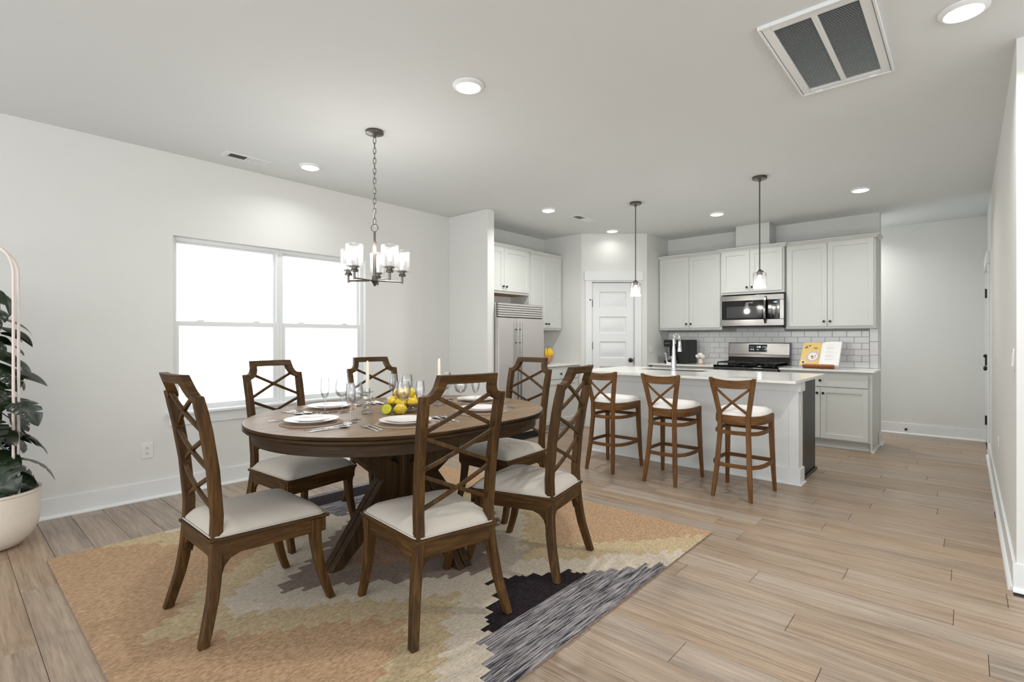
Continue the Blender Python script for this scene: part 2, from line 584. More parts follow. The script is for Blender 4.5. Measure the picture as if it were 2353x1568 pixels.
# unseen open-plan side behind the camera: wide openings added to bring in sky light
mb = MB()
for a, b in ((-4.9, -4.4), (-0.4, 0.2), (4.2, 4.6)):
    mb.box(a, b, -3.35, -3.2, 0, H)
for a, b in ((-4.4, -0.4), (0.2, 4.2)):
    mb.box(a, b, -3.35, -3.2, 0, 0.05).box(a, b, -3.35, -3.2, 2.5, H)
struct(mb.build('wall_rear', M['wall']))
mb = MB().box(4.5, 4.6, -3.2, -2.5, 0, H).box(4.5, 4.6, 2.5, 3.56, 0, H).box(4.5, 4.6, -2.5, 2.5, 0, 0.05).box(4.5, 4.6, -2.5, 2.5, 2.5, H)  # unseen side wall; its opening is added for more ambient light
struct(mb.build('wall_east', M['wall']))


def baseboard(name, p0, p1, hgt=0.14):
    """board against a wall; the room lies to the right of p0 -> p1"""
    d = Vector((p1[0] - p0[0], p1[1] - p0[1], 0)); l = d.length
    ang = atan2(d.y, d.x)
    b = struct(MB().box(0, l, -0.014, 0, 0, hgt).build(name, M['trim'], bevel=0.003, loc=(p0[0], p0[1], 0), rotz=ang))
    sh = MB()
    prof = [(0.0, 0.0), (-0.018, 0.0), (-0.0175, 0.007), (-0.013, 0.015), (-0.006, 0.019), (0.0, 0.02)]
    sh.rings([[(0, y - 0.014, z) for y, z in prof], [(l, y - 0.014, z) for y, z in prof]])
    sh.build('shoe_molding', M['trim'], b)
    return b


baseboard('baseboard_left', (XL, -3.2), (XL, 4.2))
baseboard('baseboard_partition', (XL, 4.2), (-4.105, 4.2))
baseboard('baseboard_end', (-4.105, 4.186), (-4.105, 4.32))
baseboard('baseboard_alcove', (-4.2, 6.1), (-4.094, 6.1))
baseboard('baseboard_far', (-2.1, YF), (XR, YF))
baseboard('baseboard_right', (XR, 7.42), (XR, 3.55))
baseboard('baseboard_return', (XR - 0.014, 3.56), (2.0, 3.56))
baseboard('baseboard_back', (-0.765, 7.30), (-0.765, 7.53))


# ---- window: twin double-hung units in one drywall opening
def window_unit(name, y0, y1):
    o = bpy.data.objects.new(name, None); COL.objects.link(o); struct(o)
    xo, xi = XL - 0.125, XL - 0.055
    f = MB()
    f.box(xo, xi, y0, y0 + 0.03, WZ0, WZ1).box(xo, xi, y1 - 0.03, y1, WZ0, WZ1)
    f.box(xo, xi, y0 + 0.03, y1 - 0.03, WZ1 - 0.03, WZ1).box(xo, xi, y0 + 0.03, y1 - 0.03, WZ0, WZ0 + 0.03)
    f.build('window_frame', M['trim'], o, bevel=0.003)
    zm = 1.375
    for k, (xa, xb, za, zb, s) in enumerate(((XL - 0.115, XL - 0.092, zm - 0.02, WZ1 - 0.03, 0.018), (XL - 0.088, XL - 0.062, WZ0 + 0.03, zm + 0.02, 0.028))):
        ya, yb = y0 + 0.03, y1 - 0.03
        s_ = MB()
        s_.box(xa, xb, ya, ya + s, za, zb).box(xa, xb, yb - s, yb, za, zb)
        s_.box(xa, xb, ya + s, yb - s, zb - 0.038 if k else zb - s, zb).box(xa, xb, ya + s, yb - s, za, za + (0.03 if k else 0.036))
        so = s_.build('sash', M['trim'], o, bevel=0.002)
        MB().box((xa + xb) / 2 - 0.002, (xa + xb) / 2 + 0.002, ya + s, yb - s, za + 0.03, zb - s).build('pane', M['pane'], so)
        if k:
            for t in (0.22, 0.78):
                yc = ya + (yb - ya) * t
                l = MB().box(xb - 0.024, xb - 0.002, yc - 0.03, yc + 0.03, zb, zb + 0.006)
                l.box(xb - 0.016, xb - 0.006, yc - 0.012, yc + 0.04, zb + 0.006, zb + 0.014)
                l.build('sash_lock', M['plastic'], so)
    return o


window_unit('window_1', WY0, 2.1475)
window_unit('window_2', 2.1475, WY1)
tr = MB()
tr.box(XL - 0.13, XL + 0.055, 1.225, 3.085, 0.637, 0.66)
sill = struct(tr.build('trim_1', M['trim'], bevel=0.005))
MB().box(XL, XL + 0.016, 1.24, 3.07, 0.55, 0.637).build('sill_apron', M['trim'], sill, bevel=0.003)


# ---- doors
def knob(mb, c, d, r=0.027):
    """round door knob: rose, neck, ball; d = outward unit vector (2D)"""
    prof = [(0.0, 0.0), (r * 1.15, 0.0), (r * 1.15, 0.006), (r * 0.5, 0.012), (r * 0.42, 0.028), (r * 0.8, 0.036), (r, 0.048), (r * 0.92, 0.058), (r * 0.5, 0.064), (0.0, 0.065)]
    n = 16; dv = Vector((d[0], d[1], 0)); sv = Vector((-d[1], d[0], 0)); cv = Vector(c)
    mb.rings([[cv + dv * h_ + sv * (q * cos(2 * pi * j / n)) + Vector((0, 0, q * sin(2 * pi * j / n))) for j in range(n)] for q, h_ in prof], True, (False, False))
    return mb


def door_slab(panels, wdt, hgt, th=0.035):
    mb = MB()
    mb.box(0, wdt, -th + 0.02, 0, 0.008, hgt)
    x0, x1 = panels[0][0], panels[0][1]
    yf, yb = -th, -th + 0.02
    mb.box(0, x0, yf, yb, 0.008, hgt).box(x1, wdt, yf, yb, 0.008, hgt)
    zs = sorted((p[2], p[3]) for p in panels)
    prev = 0.008
    for a, b in zs:
        mb.box(x0, x1, yf, yb, prev, a); prev = b
    mb.box(x0, x1, yf, yb, prev, hgt)
    for a, b in zs:
        def rr(i, y):
            return [(x0 + i, y, a + i), (x1 - i, y, a + i), (x1 - i, y, b - i), (x0 + i, y, b - i)]
        mb.rings([rr(0.0, yf), rr(0.012, yb - 0.001), rr(0.016, yb - 0.001), rr(0.048, yf + 0.004)], True, (False, True))
    return mb


d1 = bpy.data.objects.new('door_1', None); COL.objects.link(d1); struct(d1)
d1.location = (PA[0], PA[1], 0); d1.rotation_euler = (0, 0, PANG)
sl = door_slab([(0.105, 0.485, 0.262 + 0.3545 * k, 0.262 + 0.3545 * k + 0.236) for k in range(5)], DX1 - DX0 - 0.006, DZ - 0.006)
so = sl.build('door_slab', M['trim'], d1, loc=(DX0 + 0.003, 0.055, 0))
knob(MB(), (0.696, 0.02, 0.943), (0, -1)).build('door_knob', M['black'], d1)
MB().box(0.742, 0.7475, 0.004, 0.03, 0.90, 0.985).build('latch_plate', M['black'], d1)
for z in (1.70, 1.10, 0.25):
    hb = MB().box(DX0 - 0.004, DX0 + 0.006, -0.006, 0.02, z, z + 0.10)
    hb.tube([(DX0 + 0.001, -0.004, z - 0.004), (DX0 + 0.001, -0.004, z + 0.104)], 0.006, 8)
    if z > 1.5:
        hb.tube([(DX0 + 0.001, -0.006, z + 0.09), (DX0 - 0.03, -0.025, z + 0.10)], 0.004, 6).ball((DX0 - 0.032, -0.027, z + 0.10), 0.009, 8, 6)
    hb.build('hinge', M['black'], d1)
cs = MB().box(0.055, DX0 - 0.003, -0.018, 0.0, 0, 2.075).box(DX1 + 0.003, 0.845, -0.018, 0.0, 0, 2.075)
cs.build('door_casing', M['trim'], d1, bevel=0.003)
MB().box(0.037, 0.863, -0.03, 0.0, 2.075, 2.207).build('door_header', M['trim'], d1, bevel=0.003)
MB().box(DX0, DX1, -0.001, 0.10, DZ, DZ + 0.025).build('door_stop_bead', M['trim'], d1)

d2 = bpy.data.objects.new('door_2', None); COL.objects.link(d2); struct(d2)
d2.location = (XR, D2A, 0); d2.rotation_euler = (0, 0, R(90))     # local x along the wall, local -y into... see below
sl = door_slab([(0.12, 0.69, 0.2 + 0.36 * k, 0.2 + 0.36 * k + 0.24) for k in range(5)], D2B - D2A - 0.006, D2Z - 0.006)
# local +y of this empty points to -x (into the room), so the slab is mirrored in y
for i, v in enumerate(sl.v):
    sl.v[i] = (v[0], -v[1], v[2])
sl.build('door_slab', M['trim'], d2, loc=(0.003, -0.05, 0))
knob(MB(), (0.06, -0.015, 0.925), (0, 1)).build('door_knob', M['black'], d2)
knob(MB(), (0.06, -0.015, 1.06), (0, 1), 0.02).build('deadbolt', M['black'], d2)
for z in (0.22, 0.93, 1.74):
    MB().box(0.79, 0.83, 0.0, 0.012, z, z + 0.10).tube([(0.812, 0.014, z - 0.004), (0.812, 0.014, z + 0.106)], 0.007, 8).build('hinge', M['black'], d2)
MB().box(-0.11, -0.003, 0, 0.018, 0, 2.05).box(0.825, 0.9, 0, 0.018, 0, 2.05).build('door_casing', M['trim'], d2, bevel=0.003)
MB().box(-0.13, 0.9, 0, 0.03, 2.05, 2.18).build('door_header', M['trim'], d2, bevel=0.003)

ds = thing('door_stop', 'small black spring door stop on the far hallway baseboard', 'door stop', (-0.59, YF - 0.014, 0.068))
MB().lathe([(0, 0), (0.012, 0), (0.012, 0.006), (0.006, 0.008), (0.006, 0.06)], 12, axis='-y').build('rod', M['black'], ds)
MB().lathe([(0, 0.06), (0.012, 0.06), (0.014, 0.066), (0.014, 0.078), (0, 0.08)], 12, axis='-y').build('bumper', M['black'], ds)


# ---- backsplash: every tile a piece of the back wall
def tile_mesh(w_, h_):
    a, b, e, t = w_ / 2, h_ / 2, 0.003, 0.008
    r = [[(-a, 0, -b), (a, 0, -b), (a, 0, b), (-a, 0, b)],
         [(-a, -t + e, -b), (a, -t + e, -b), (a, -t + e, b), (-a, -t + e, b)],
         [(-a + e, -t, -b + e), (a - e, -t, -b + e), (a - e, -t, b - e), (-a + e, -t, b - e)]]
    return MB().rings(r, True, (False, True)).mesh('tile', M['tile'], 20)


MB().box(-3.388, -0.775, YB - 0.003, YB, 0.895, 1.425).build('grout_bed', M['grout'], wall_back)
tiles = {}
TX, TZ = 0.1525, 0.0745
for row in range(7):
    z0 = 0.897 + row * TZ
    z1 = min(z0 + TZ, 1.423)
    off = -1.398 + (TX / 2 if row % 2 == 0 else 0)
    e = off - math.ceil((off + 3.388) / TX) * TX
    xe = -0.865
    while e < xe:
        a, b = max(e, -3.388), min(e + TX, xe)
        e += TX
        if b - a < 0.02:
            continue
        if row == 6 and (a < -2.45 or b > -1.70):
            continue
        kx, kz = round(b - a, 4), round(z1 - z0, 4)
        if (kx, kz) not in tiles:
            tiles[(kx, kz)] = tile_mesh(kx - 0.003, kz - 0.003)
        o = bpy.data.objects.new('tile', tiles[(kx, kz)]); COL.objects.link(o); o.parent = wall_back
        o.location = ((a + b) / 2, YB - 0.003, (z0 + z1) / 2)
for k in range(3):                                                # upright trim tiles at the open end
    z0 = 0.897 + k * 0.158
    o = bpy.data.objects.new('tile', tile_mesh(0.085, 0.155)); COL.objects.link(o); o.parent = wall_back
    o.location = (-0.82, YB - 0.003, z0 + 0.079)


# ---- ceiling fittings
def ceiling_light(x, y, label, power=7.5):
    t = thing('ceiling_light', label, 'ceiling light', (x, y, H), 0, 'recessed ceiling lights')
    if 'lightmesh' not in tiles:
        tiles['lightmesh'] = MB().lathe([(0.092, 0.0), (0.092, -0.006), (0.086, -0.012), (0.074, -0.018), (0.068, -0.016)], 40).mesh('trim_ring', M['trim'])
        tiles['lensmesh'] = MB().lathe([(0.0695, -0.0165), (0.06, -0.021), (0.035, -0.024), (0.0, -0.025)], 40, cap=(False, False)).mesh('lens', M['lens'])
    for n, me in (('trim_ring', tiles['lightmesh']), ('lens', tiles['lensmesh'])):
        o = bpy.data.objects.new(n, me); COL.objects.link(o); o.parent = t
    l = bpy.data.lights.new('lamp', 'AREA'); l.shape = 'DISK'; l.size = 0.13; l.energy = power; l.spread = R(150); l.color = (0.99, 1.0, 0.97)
    lo = bpy.data.objects.new('lamp', l); COL.objects.link(lo); lo.parent = t; lo.location = (0, 0, -0.03)
    return t


ceiling_light(-2.19, 2.08, 'round recessed ceiling light over the dining area, nearest the chandelier on the open side')
ceiling_light(-0.01, 3.09, 'round recessed ceiling light beside the big return air grille', 11)
ceiling_light(-4.24, 2.15, 'round recessed ceiling light between window wall and chandelier chain', 2.4)
ceiling_light(-3.61, 4.70, 'round recessed ceiling light in front of the fridge cabinets', 9)
ceiling_light(-3.65, 6.19, 'round recessed ceiling light just above the pantry door wall', 0.5)
ceiling_light(-2.22, 6.17, 'round recessed ceiling light above the range, between the two pendants', 5.5)
ceiling_light(-0.79, 6.12, 'round recessed ceiling light by the open end of the wide wall cabinet', 4.5)
ceiling_light(-1.25, 7.95, 'round recessed ceiling light in the hallway behind the range wall', 6)


def return_grille():
    x0, x1, y0, y1 = -0.735, -0.31, 2.62, 3.485
    t = thing('air_grille', 'large white return air grille with dark slats in the ceiling', 'vent', ((x0 + x1) / 2, (y0 + y1) / 2, H))
    hx, hy = (x1 - x0) / 2, (y1 - y0) / 2
    MB().box(-hx, hx, -hy, hy, -0.003, 0.0).build('duct_opening', M['hole'], t)
    f = MB()
    f.box(-hx, -hx + 0.04, -hy, hy, -0.016, -0.003).box(hx - 0.04, hx, -hy, hy, -0.016, -0.003)
    f.box(-hx + 0.04, hx - 0.04, -hy, -hy + 0.045, -0.016, -0.003).box(-hx + 0.04, hx - 0.04, hy - 0.045, hy, -0.016, -0.003)
    f.box(-0.012, 0.012, -hy + 0.045, hy - 0.045, -0.016, -0.003)
    f.build('frame', M['trim'], t, bevel=0.002)
    e = MB()
    e.box(-hx - 0.014, -hx - 0.003, -hy - 0.014, hy + 0.014, -0.02, 0).box(hx + 0.003, hx + 0.014, -hy - 0.014, hy + 0.014, -0.02, 0)
    e.box(-hx - 0.003, hx + 0.003, -hy - 0.014, -hy - 0.003, -0.02, 0).box(-hx - 0.003, hx + 0.003, hy + 0.003, hy + 0.014, -0.02, 0)
    e.build('outer_rim', M['trim'], t, bevel=0.002)
    for s in (-1, 1):
        MB().box(s * 0.13 - 0.018, s * 0.13 + 0.018, hy - 0.006, hy + 0.003, -0.024, -0.016).build('latch', M['trim'], t)
    # one slat: a thin blade that slopes towards +y
    L_ = hx - 0.052
    sm = MB()
    sm.rings([[(x, -0.0045, -0.0135), (x, -0.004, -0.0144), (x, 0.0045, -0.0094), (x, 0.004, -0.0085)] for x in (0.0, L_)])
    me = sm.mesh('slat', M['trim'])
    n = 58
    for s in (0, 1):
        for k in range(n):
            o = bpy.data.objects.new('slat', me); COL.objects.link(o); o.parent = t
            o.location = (0.012 if s else -0.012 - L_, -hy + 0.05 + (2 * hy - 0.1) * (k + 0.5) / n, 0)


return_grille()


def register(x0, x1, y0, y1, label):
    t = thing('ceiling_register', label, 'vent', ((x0 + x1) / 2, (y0 + y1) / 2, H))
    hx, hy = (x1 - x0) / 2, (y1 - y0) / 2
    ix, iy = hx - 0.025, hy - 0.04
    MB().box(-ix, ix, -iy, iy, -0.002, 0).build('duct_opening', M['hole'], t)
    f = MB()
    f.box(-hx, -ix, -hy, hy, -0.007, 0).box(ix, hx, -hy, hy, -0.007, 0).box(-ix, ix, -hy, -iy, -0.007, 0).box(-ix, ix, iy, hy, -0.007, 0)
    f.box(-ix, ix, -0.008, 0.008, -0.007, 0)
    f.build('frame', M['trim'], t, bevel=0.002)
    for s in (-1, 1):
        n = 10
        sl_ = MB()
        for k in range(n):
            yc = s * (0.012 + (iy - 0.014) * (k + 0.5) / n)
            sl_.rings([[(x, yc - s * 0.003, -0.002), (x, yc - s * 0.002, -0.002), (x, yc + s * 0.007, -0.009), (x, yc + s * 0.006, -0.009)] for x in (-ix, ix)])
        o = sl_.build('louvers', M['trim'], t); o['kind'] = 'stuff'
    for s in (-1, 1):
        MB().ball((0, s * (hy - 0.018), -0.007), 0.004, 8, 6).build('screw', M['slate'], t)


register(-4.515, -4.375, 1.53, 1.89, 'white slotted ceiling register close to the window wall')
register(-3.62, -3.48, 5.12, 5.54, 'white slotted ceiling register between two recessed kitchen lights')


# ---- outlets and switches
def plate(label, cat, loc, rotz, kind, wdt=0.072, hgt=0.115, name='outlet'):
    t = thing(name, label, cat, loc, rotz)
    MB().box(-wdt / 2, wdt / 2, -0.006, 0, -hgt / 2, hgt / 2).build('cover_plate', M['plastic'], t, bevel=0.003)
    if kind == 'duplex':
        for s in (-1, 1):
            poly = [(0.017 * cos(a), 0.014 * sin(a)) for a in [2 * pi * k / 16 for k in range(16)]]
            f = MB().prism(poly, 0.006, 0.0085, T=lambda v, s=s: Vector((v.x, -v.z, v.y + s * 0.021)))
            fo = f.build('receptacle', M['plastic'], t)
            sl_ = MB()
            sl_.box(-0.008, -0.005, -0.0092, -0.008, s * 0.021 - 0.002, s * 0.021 + 0.008).box(0.005, 0.0075, -0.0092, -0.008, s * 0.021 - 0.001, s * 0.021 + 0.007)
            sl_.box(-0.0022, 0.0022, -0.0092, -0.008, s * 0.021 - 0.0095, s * 0.021 - 0.005)
            sl_.build('slots', M['blackmatte'], fo)
    else:
        n = max(1, round(wdt / 0.06))
        for k in range(n):
            xc = (k - (n - 1) / 2) * 0.046
            MB().rings([[(xc - 0.016, y, -0.033), (xc + 0.016, y, -0.033), (xc + 0.016, y2, 0.033), (xc - 0.016, y2, 0.033)] for y, y2 in ((-0.004, -0.004), (-0.011, -0.0075))]).build('rocker', M['plastic'], t)
    return t


plate('white duplex wall outlet below the window sill, beside the potted plant wall', 'outlet', (XL, 1.095, 0.378), R(90), 'duplex', 0.078, 0.12)
plate('white double light switch on the wall beside the pantry door', 'switch', (-3.39, 6.835, 1.10), R(90), 'switch', 0.118, 0.118, 'light_switch')
plate('white outlet in the tile backsplash behind the coffee machine', 'outlet', (-2.79, YB - 0.011, 1.10), 0, 'duplex', 0.085, 0.12)
plate('white light switch near the outer corner of the tall plain wall', 'switch', (XR, 3.72, 1.14), R(-90), 'switch', 0.072, 0.115, 'light_switch')
plate('white light switch beside the hallway door with black knob', 'switch', (XR, 6.08, 1.11), R(-90), 'switch', 0.072, 0.115, 'light_switch')
plate('white low outlet above the baseboard along the hallway wall', 'outlet', (XR, 5.35, 0.45), R(-90), 'duplex')
# ---------------------------------------------------------------- kitchen
def cab_knob(parent, x, y, z):
    if 'knob' not in tiles:
        tiles['knob'] = MB().lathe([(0.0, 0.0), (0.008, 0.0), (0.007, 0.004), (0.0055, 0.012), (0.010, 0.017), (0.0145, 0.021), (0.0145, 0.025), (0.010, 0.029), (0.0, 0.030)], 14, axis='-y').mesh('knob', M['black'])
    o = bpy.data.objects.new('knob', tiles['knob']); COL.objects.link(o); o.parent = parent; o.location = (x, y, z)


def shaker(parent, name, x0, x1, z0, z1, yb, kn=None, st=0.055, mat='cab', th=0.02):
    def rc(i, y):
        return [(x0 + i, y, z0 + i), (x1 - i, y, z0 + i), (x1 - i, y, z1 - i), (x0 + i, y, z1 - i)]
    d = MB().rings([rc(0, yb), rc(0, yb - th + 0.0015), rc(0.0015, yb - th), rc(st, yb - th), rc(st + 0.003, yb - th + 0.009)], True, (True, True)).build(name, M[mat], parent)
    if kn:
        cab_knob(d, kn[0], yb - th, kn[1])
    return d


def slab_drawer(parent, x0, x1, z0, z1, yb, kn=None, mat='cab'):
    d = MB().box(x0, x1, yb - 0.02, yb, z0, z1).build('drawer', M[mat], parent, bevel=0.002)
    if kn:
        cab_knob(d, kn[0], yb - 0.02, kn[1])
    return d


def crown(parent, w_, d, z, left=True, right=True, back=-0.0, out=0.04, hgt=0.045):
    prof = [(0.0, z), (0.006, z), (0.010, z + 0.010), (0.020, z + 0.016), (0.030, z + 0.030), (out, z + 0.034), (out, z + hgt), (0.0, z + hgt)]
    path = []
    if left:
        path.append(lambda o: (-o, back))
        path.append(lambda o: (-o, -d - o))
    else:
        path.append(lambda o: (0, -d - o))
    if right:
        path.append(lambda o: (w_ + o, -d - o))
        path.append(lambda o: (w_ + o, back))
    else:
        path.append(lambda o: (w_, -d - o))
    MB().rings([[(*p(o), zz) for o, zz in prof] for p in path]).build('crown_molding', M['cab'], parent)


def upper(label, loc, rotz, w_, d, z0, z1, splits, left, right, under='cab', kz=0.055, group='wall cabinets'):
    t = thing('wall_cabinet', label, 'cabinet', loc, rotz, group)
    b = MB().box(0, w_, -d, 0, z0 + 0.0, z1)
    b.build('body', M['cab'], t, bevel=0.002)
    if under != 'cab':
        MB().box(0.02, w_ - 0.02, -d + 0.02, -0.01, z0 - 0.004, z0 - 0.0005).build('underside', M[under], t)
    xs = [0.018] + list(splits) + [w_ - 0.018]
    for i in range(len(xs) - 1):
        a, c = xs[i] + (0.002 if i else 0), xs[i + 1] - (0.002 if i < len(xs) - 2 else 0)
        kx = c - 0.03 if i == 0 else a + 0.03
        shaker(t, 'door', a, c, z0 + 0.03, z1 + 0.002, -d, (kx, z0 + 0.03 + kz))
    crown(t, w_, d, z1 + 0.004, left, right)
    return t


ZT = 2.395
upper('white two-door wall cabinet above the coffee machine, beside the pantry', (-3.385, YB, 0), 0, 0.905, 0.31, 1.37, ZT, [0.455], False, False)
upper('short white two-door wall cabinet directly above the microwave', (-2.475, YB, 0), 0, 0.775, 0.37, 1.83, ZT, [0.375], True, True)
upper('tall wide white two-door wall cabinet above the open cookbook', (-1.695, YB, 0), 0, 0.925, 0.31, 1.37, ZT, [0.452], False, True)
upper('white two-door wall cabinet over the fridge, with bare wood underside', (XL, 4.315, 0), R(90), 1.03, 0.33, 1.83, ZT + 0.01, [0.515], False, False, under='cabwood')
upper('narrow tall white two-door wall cabinet between fridge and alcove corner', (XL, 5.35, 0), R(90), 0.735, 0.33, 1.37, ZT, [0.365], False, False)

vent_box = MB().box(-2.3, -1.885, 7.08, YB, ZT + 0.052, H).build('vent_chase', M['cab'], bevel=0.003)
tag(vent_box, 'white boxed vent chase between cabinet tops and ceiling above the microwave', 'vent chase')


def base_cab(label, loc, rotz, w_, d, group=None, x_off=0.0, ends=True, split=0.5, name='base_cabinet'):
    t = thing(name, label, 'cabinet', loc, rotz, 'base cabinets')
    b = MB().box(0, w_, -d, 0, 0.095, 0.874)
    b.build('body', M['cab'], t, bevel=0.002)
    MB().box(0.0, w_, -d + 0.07, 0, 0.0, 0.0948).build('toe_kick', M['cab'], t)
    MB().box(0.0, w_, -d + 0.055, -d + 0.07, 0.0, 0.018).build('shoe_molding', M['trim'], t)
    s = w_ * split
    slab_drawer(t, 0.018, w_ - 0.018, 0.70, 0.84, -d, (w_ * split, 0.77))
    shaker(t, 'door', 0.018, s - 0.002, 0.108, 0.688, -d, (s - 0.03, 0.625))
    shaker(t, 'door', s + 0.002, w_ - 0.018, 0.108, 0.688, -d, (s + 0.03, 0.625))
    return t


bc = base_cab('white base cabinet with drawer and two doors under the cookbook counter', (-1.69, YB - 0.03, 0), 0, 0.905, 0.57, split=0.475)
ep = MB().box(-0.785, -0.768, 6.775, YB - 0.001, 0.0, 0.874).build('end_panel', M['cab'], bc, bevel=0.002)
ep.location = (1.69, 0.03 - YB, 0)
sh = MB().box(-0.7675, -0.752, 6.765, 7.30, 0.0, 0.018).build('shoe_molding', M['trim'], bc)
sh.location = (1.69, 0.03 - YB, 0)
base_cab('white base cabinet with drawer and two doors under the coffee machine counter', (-3.36, YB - 0.03, 0), 0, 0.89, 0.57)
base_cab('white base cabinet with drawer and two doors beside the fridge, under the banana bowl', (XL + 0.03, 5.195, 0), R(90), 0.895, 0.59)


def countertop(x0, x1, y0, y1, label, z0=0.875, z1=0.897):
    o = MB().box(x0, x1, y0, y1, z0, z1).build('countertop', M['quartz'], bevel=0.003)
    return tag(o, label, 'countertop', 'pale quartz countertops')


countertop(-3.389, -2.468, 6.735, YB - 0.0035, 'pale stone countertop under the coffee machine')
countertop(-1.692, -0.745, 6.735, YB - 0.0035, 'pale stone countertop under the open cookbook')
countertop(XL + 0.001, -4.115, 5.195, 6.099, 'pale stone countertop under the banana bowl beside the fridge', 0.875, 0.897)

# ---- fridge
fr = thing('fridge', 'tall built-in side-by-side fridge with louvered top grille and long bar handles', 'fridge', (-4.76, 4.325, 0), R(90))
FW, FD = 0.855, 0.71
MB().box(0, FW, -FD + 0.035, 0, 0.0, 1.672).build('body', M['fridge'], fr, bevel=0.004)
MB().box(0.01, FW - 0.01, -FD + 0.06, -FD + 0.034, 0.005, 0.095).build('kick_plate', M['blackmatte'], fr)
FS = 0.325
for a, b in ((0.004, FS - 0.002), (FS + 0.002, FW - 0.004)):
    MB().box(a, b, -FD, -FD + 0.034, 0.10, 1.495).build('door', M['fridge'], fr, bevel=0.004)
doors = [c for c in fr.children if c.name.startswith('door')]
for dd, x in zip(doors, (FS - 0.028, FS + 0.03)):
    hb = MB().tube([(x, -FD - 0.045, 0.42), (x, -FD - 0.045, 1.44)], 0.011, 10)
    for z in (0.50, 1.20, 1.36):
        hb.tube([(x, -FD, z), (x, -FD - 0.045, z)], 0.008, 8)
    hb.build('handle', M['steel'], dd)
MB().box(0.004, FW - 0.004, -FD + 0.025, -FD + 0.036, 1.50, 1.672).build('grille_back', M['gap'], fr)
slat = MB().rings([[(x, -FD - 0.002, 0.0), (x, -FD + 0.024, 0.004), (x, -FD + 0.024, 0.024), (x, -FD - 0.002, 0.020)] for x in (0.006, FW - 0.006)]).mesh('slat', M['fridge'])
for k in range(6):
    o = bpy.data.objects.new('slat', slat); COL.objects.link(o); o.parent = fr; o.location = (0, 0, 1.508 + k * 0.0275)

# ---- range
rg = thing('range', 'stainless gas range with black cooktop between the two tiled counters', 'range', (-2.462, YB - 0.012, 0))
RW, RD = 0.764, 0.645
MB().box(0, RW, -RD, 0, 0.03, 0.885).build('body', M['blackmatte'], rg, bevel=0.003)
MB().box(0.004, RW - 0.004, -RD - 0.02, -RD, 0.79, 0.885).build('control_panel', M['steel'], rg, bevel=0.003)
for k in range(5):
    MB().lathe([(0, 0), (0.022, 0), (0.022, 0.008), (0.018, 0.012), (0.017, 0.032), (0, 0.034)], 16, (0.09 + k * 0.146, -RD - 0.02, 0.835), axis='-y').build('burner_knob', M['black'], rg)
od = MB().box(0.006, RW - 0.006, -RD - 0.022, -RD, 0.235, 0.782).build('oven_door', M['steel'], rg, bevel=0.003)
MB().box(0.09, RW - 0.09, -RD - 0.024, -RD - 0.022, 0.33, 0.66).build('oven_window', M['blackgloss'], od)
hh = MB().tube([(0.03, -RD - 0.065, 0.735), (RW - 0.03, -RD - 0.065, 0.735)], 0.012, 10)
for x in (0.05, RW - 0.05):
    hh.tube([(x, -RD - 0.02, 0.735), (x, -RD - 0.065, 0.735)], 0.009, 8)
hh.build('handle', M['steel'], od)
dr = MB().box(0.006, RW - 0.006, -RD - 0.02, -RD, 0.05, 0.225).build('drawer', M['steel'], rg, bevel=0.003)
ck = MB().box(-0.004, RW + 0.004, -RD - 0.012, -0.02, 0.886, 0.912)
ck.build('cooktop', M['blackgloss'], rg, bevel=0.006)
for cx, cy, r_ in ((0.17, -0.47, 0.05), (0.17, -0.2, 0.042), (0.382, -0.335, 0.055), (0.594, -0.47, 0.05), (0.594, -0.2, 0.042)):
    MB().lathe([(r_, 0.912), (r_, 0.922), (r_ * 0.8, 0.926), (r_ * 0.8, 0.934), (0, 0.936)], 20, (cx, cy, 0)).build('burner', M['blackmatte'], rg)
for g in range(3):
    a, b = 0.035 + g * 0.233, 0.035 + g * 0.233 + 0.226
    gb = MB()
    y0, y1 = -0.625, -0.075
    for q in ((a, a + 0.012), (b - 0.012, b)):
        gb.box(q[0], q[1], y0, y1, 0.936, 0.952)
    for y in (y0, y1 - 0.012, (y0 + y1) / 2 - 0.006):
        gb.box(a + 0.012, b - 0.012, y, y + 0.012, 0.936, 0.952)
    for y in (y0 + 0.10, y0 + 0.17, y1 - 0.18, y1 - 0.11):
        gb.box(a + 0.012, b - 0.012, y, y + 0.009, 0.940, 0.955)
    gb.box((a + b) / 2 - 0.005, (a + b) / 2 + 0.005, y0 + 0.012, y1 - 0.012, 0.940, 0.955)
    for x in (a, b - 0.012):
        for y in (y0, y1 - 0.012):
            gb.box(x, x + 0.012, y, y + 0.012, 0.912, 0.936)
    gb.build('grate', M['black'], rg, bevel=0.002, seg=1)
# back guard
bgp = [(-0.105, 0.912), (-0.088, 1.0), (-0.085, 1.03), (-0.072, 1.185), (-0.064, 1.192), (0.0, 1.192), (0.0, 0.912)]
MB().rings([[(x, y, z) for y, z in bgp] for x in (-0.002, RW + 0.002)]).build('back_guard', M['blackgloss'], rg, bevel=0.002)
MB().rings([[(x, y, z) for y, z in ((-0.0875, 1.038), (-0.0745, 1.186), (-0.068, 1.186), (-0.08, 1.038))] for x in (0.004, RW - 0.004)]).build('guard_panel', M['steel'], rg, bevel=0.001)
MB().rings([[(x, y, z) for y, z in ((-0.093, 1.004), (-0.0885, 1.034), (-0.084, 1.034), (-0.086, 1.004))] for x in (0.004, RW - 0.004)]).build('guard_strip', M['nickel'], rg)
tl = atan2(0.013, 0.148)


def gy(z):
    return -0.0875 + (z - 1.038) * 0.013 / 0.148


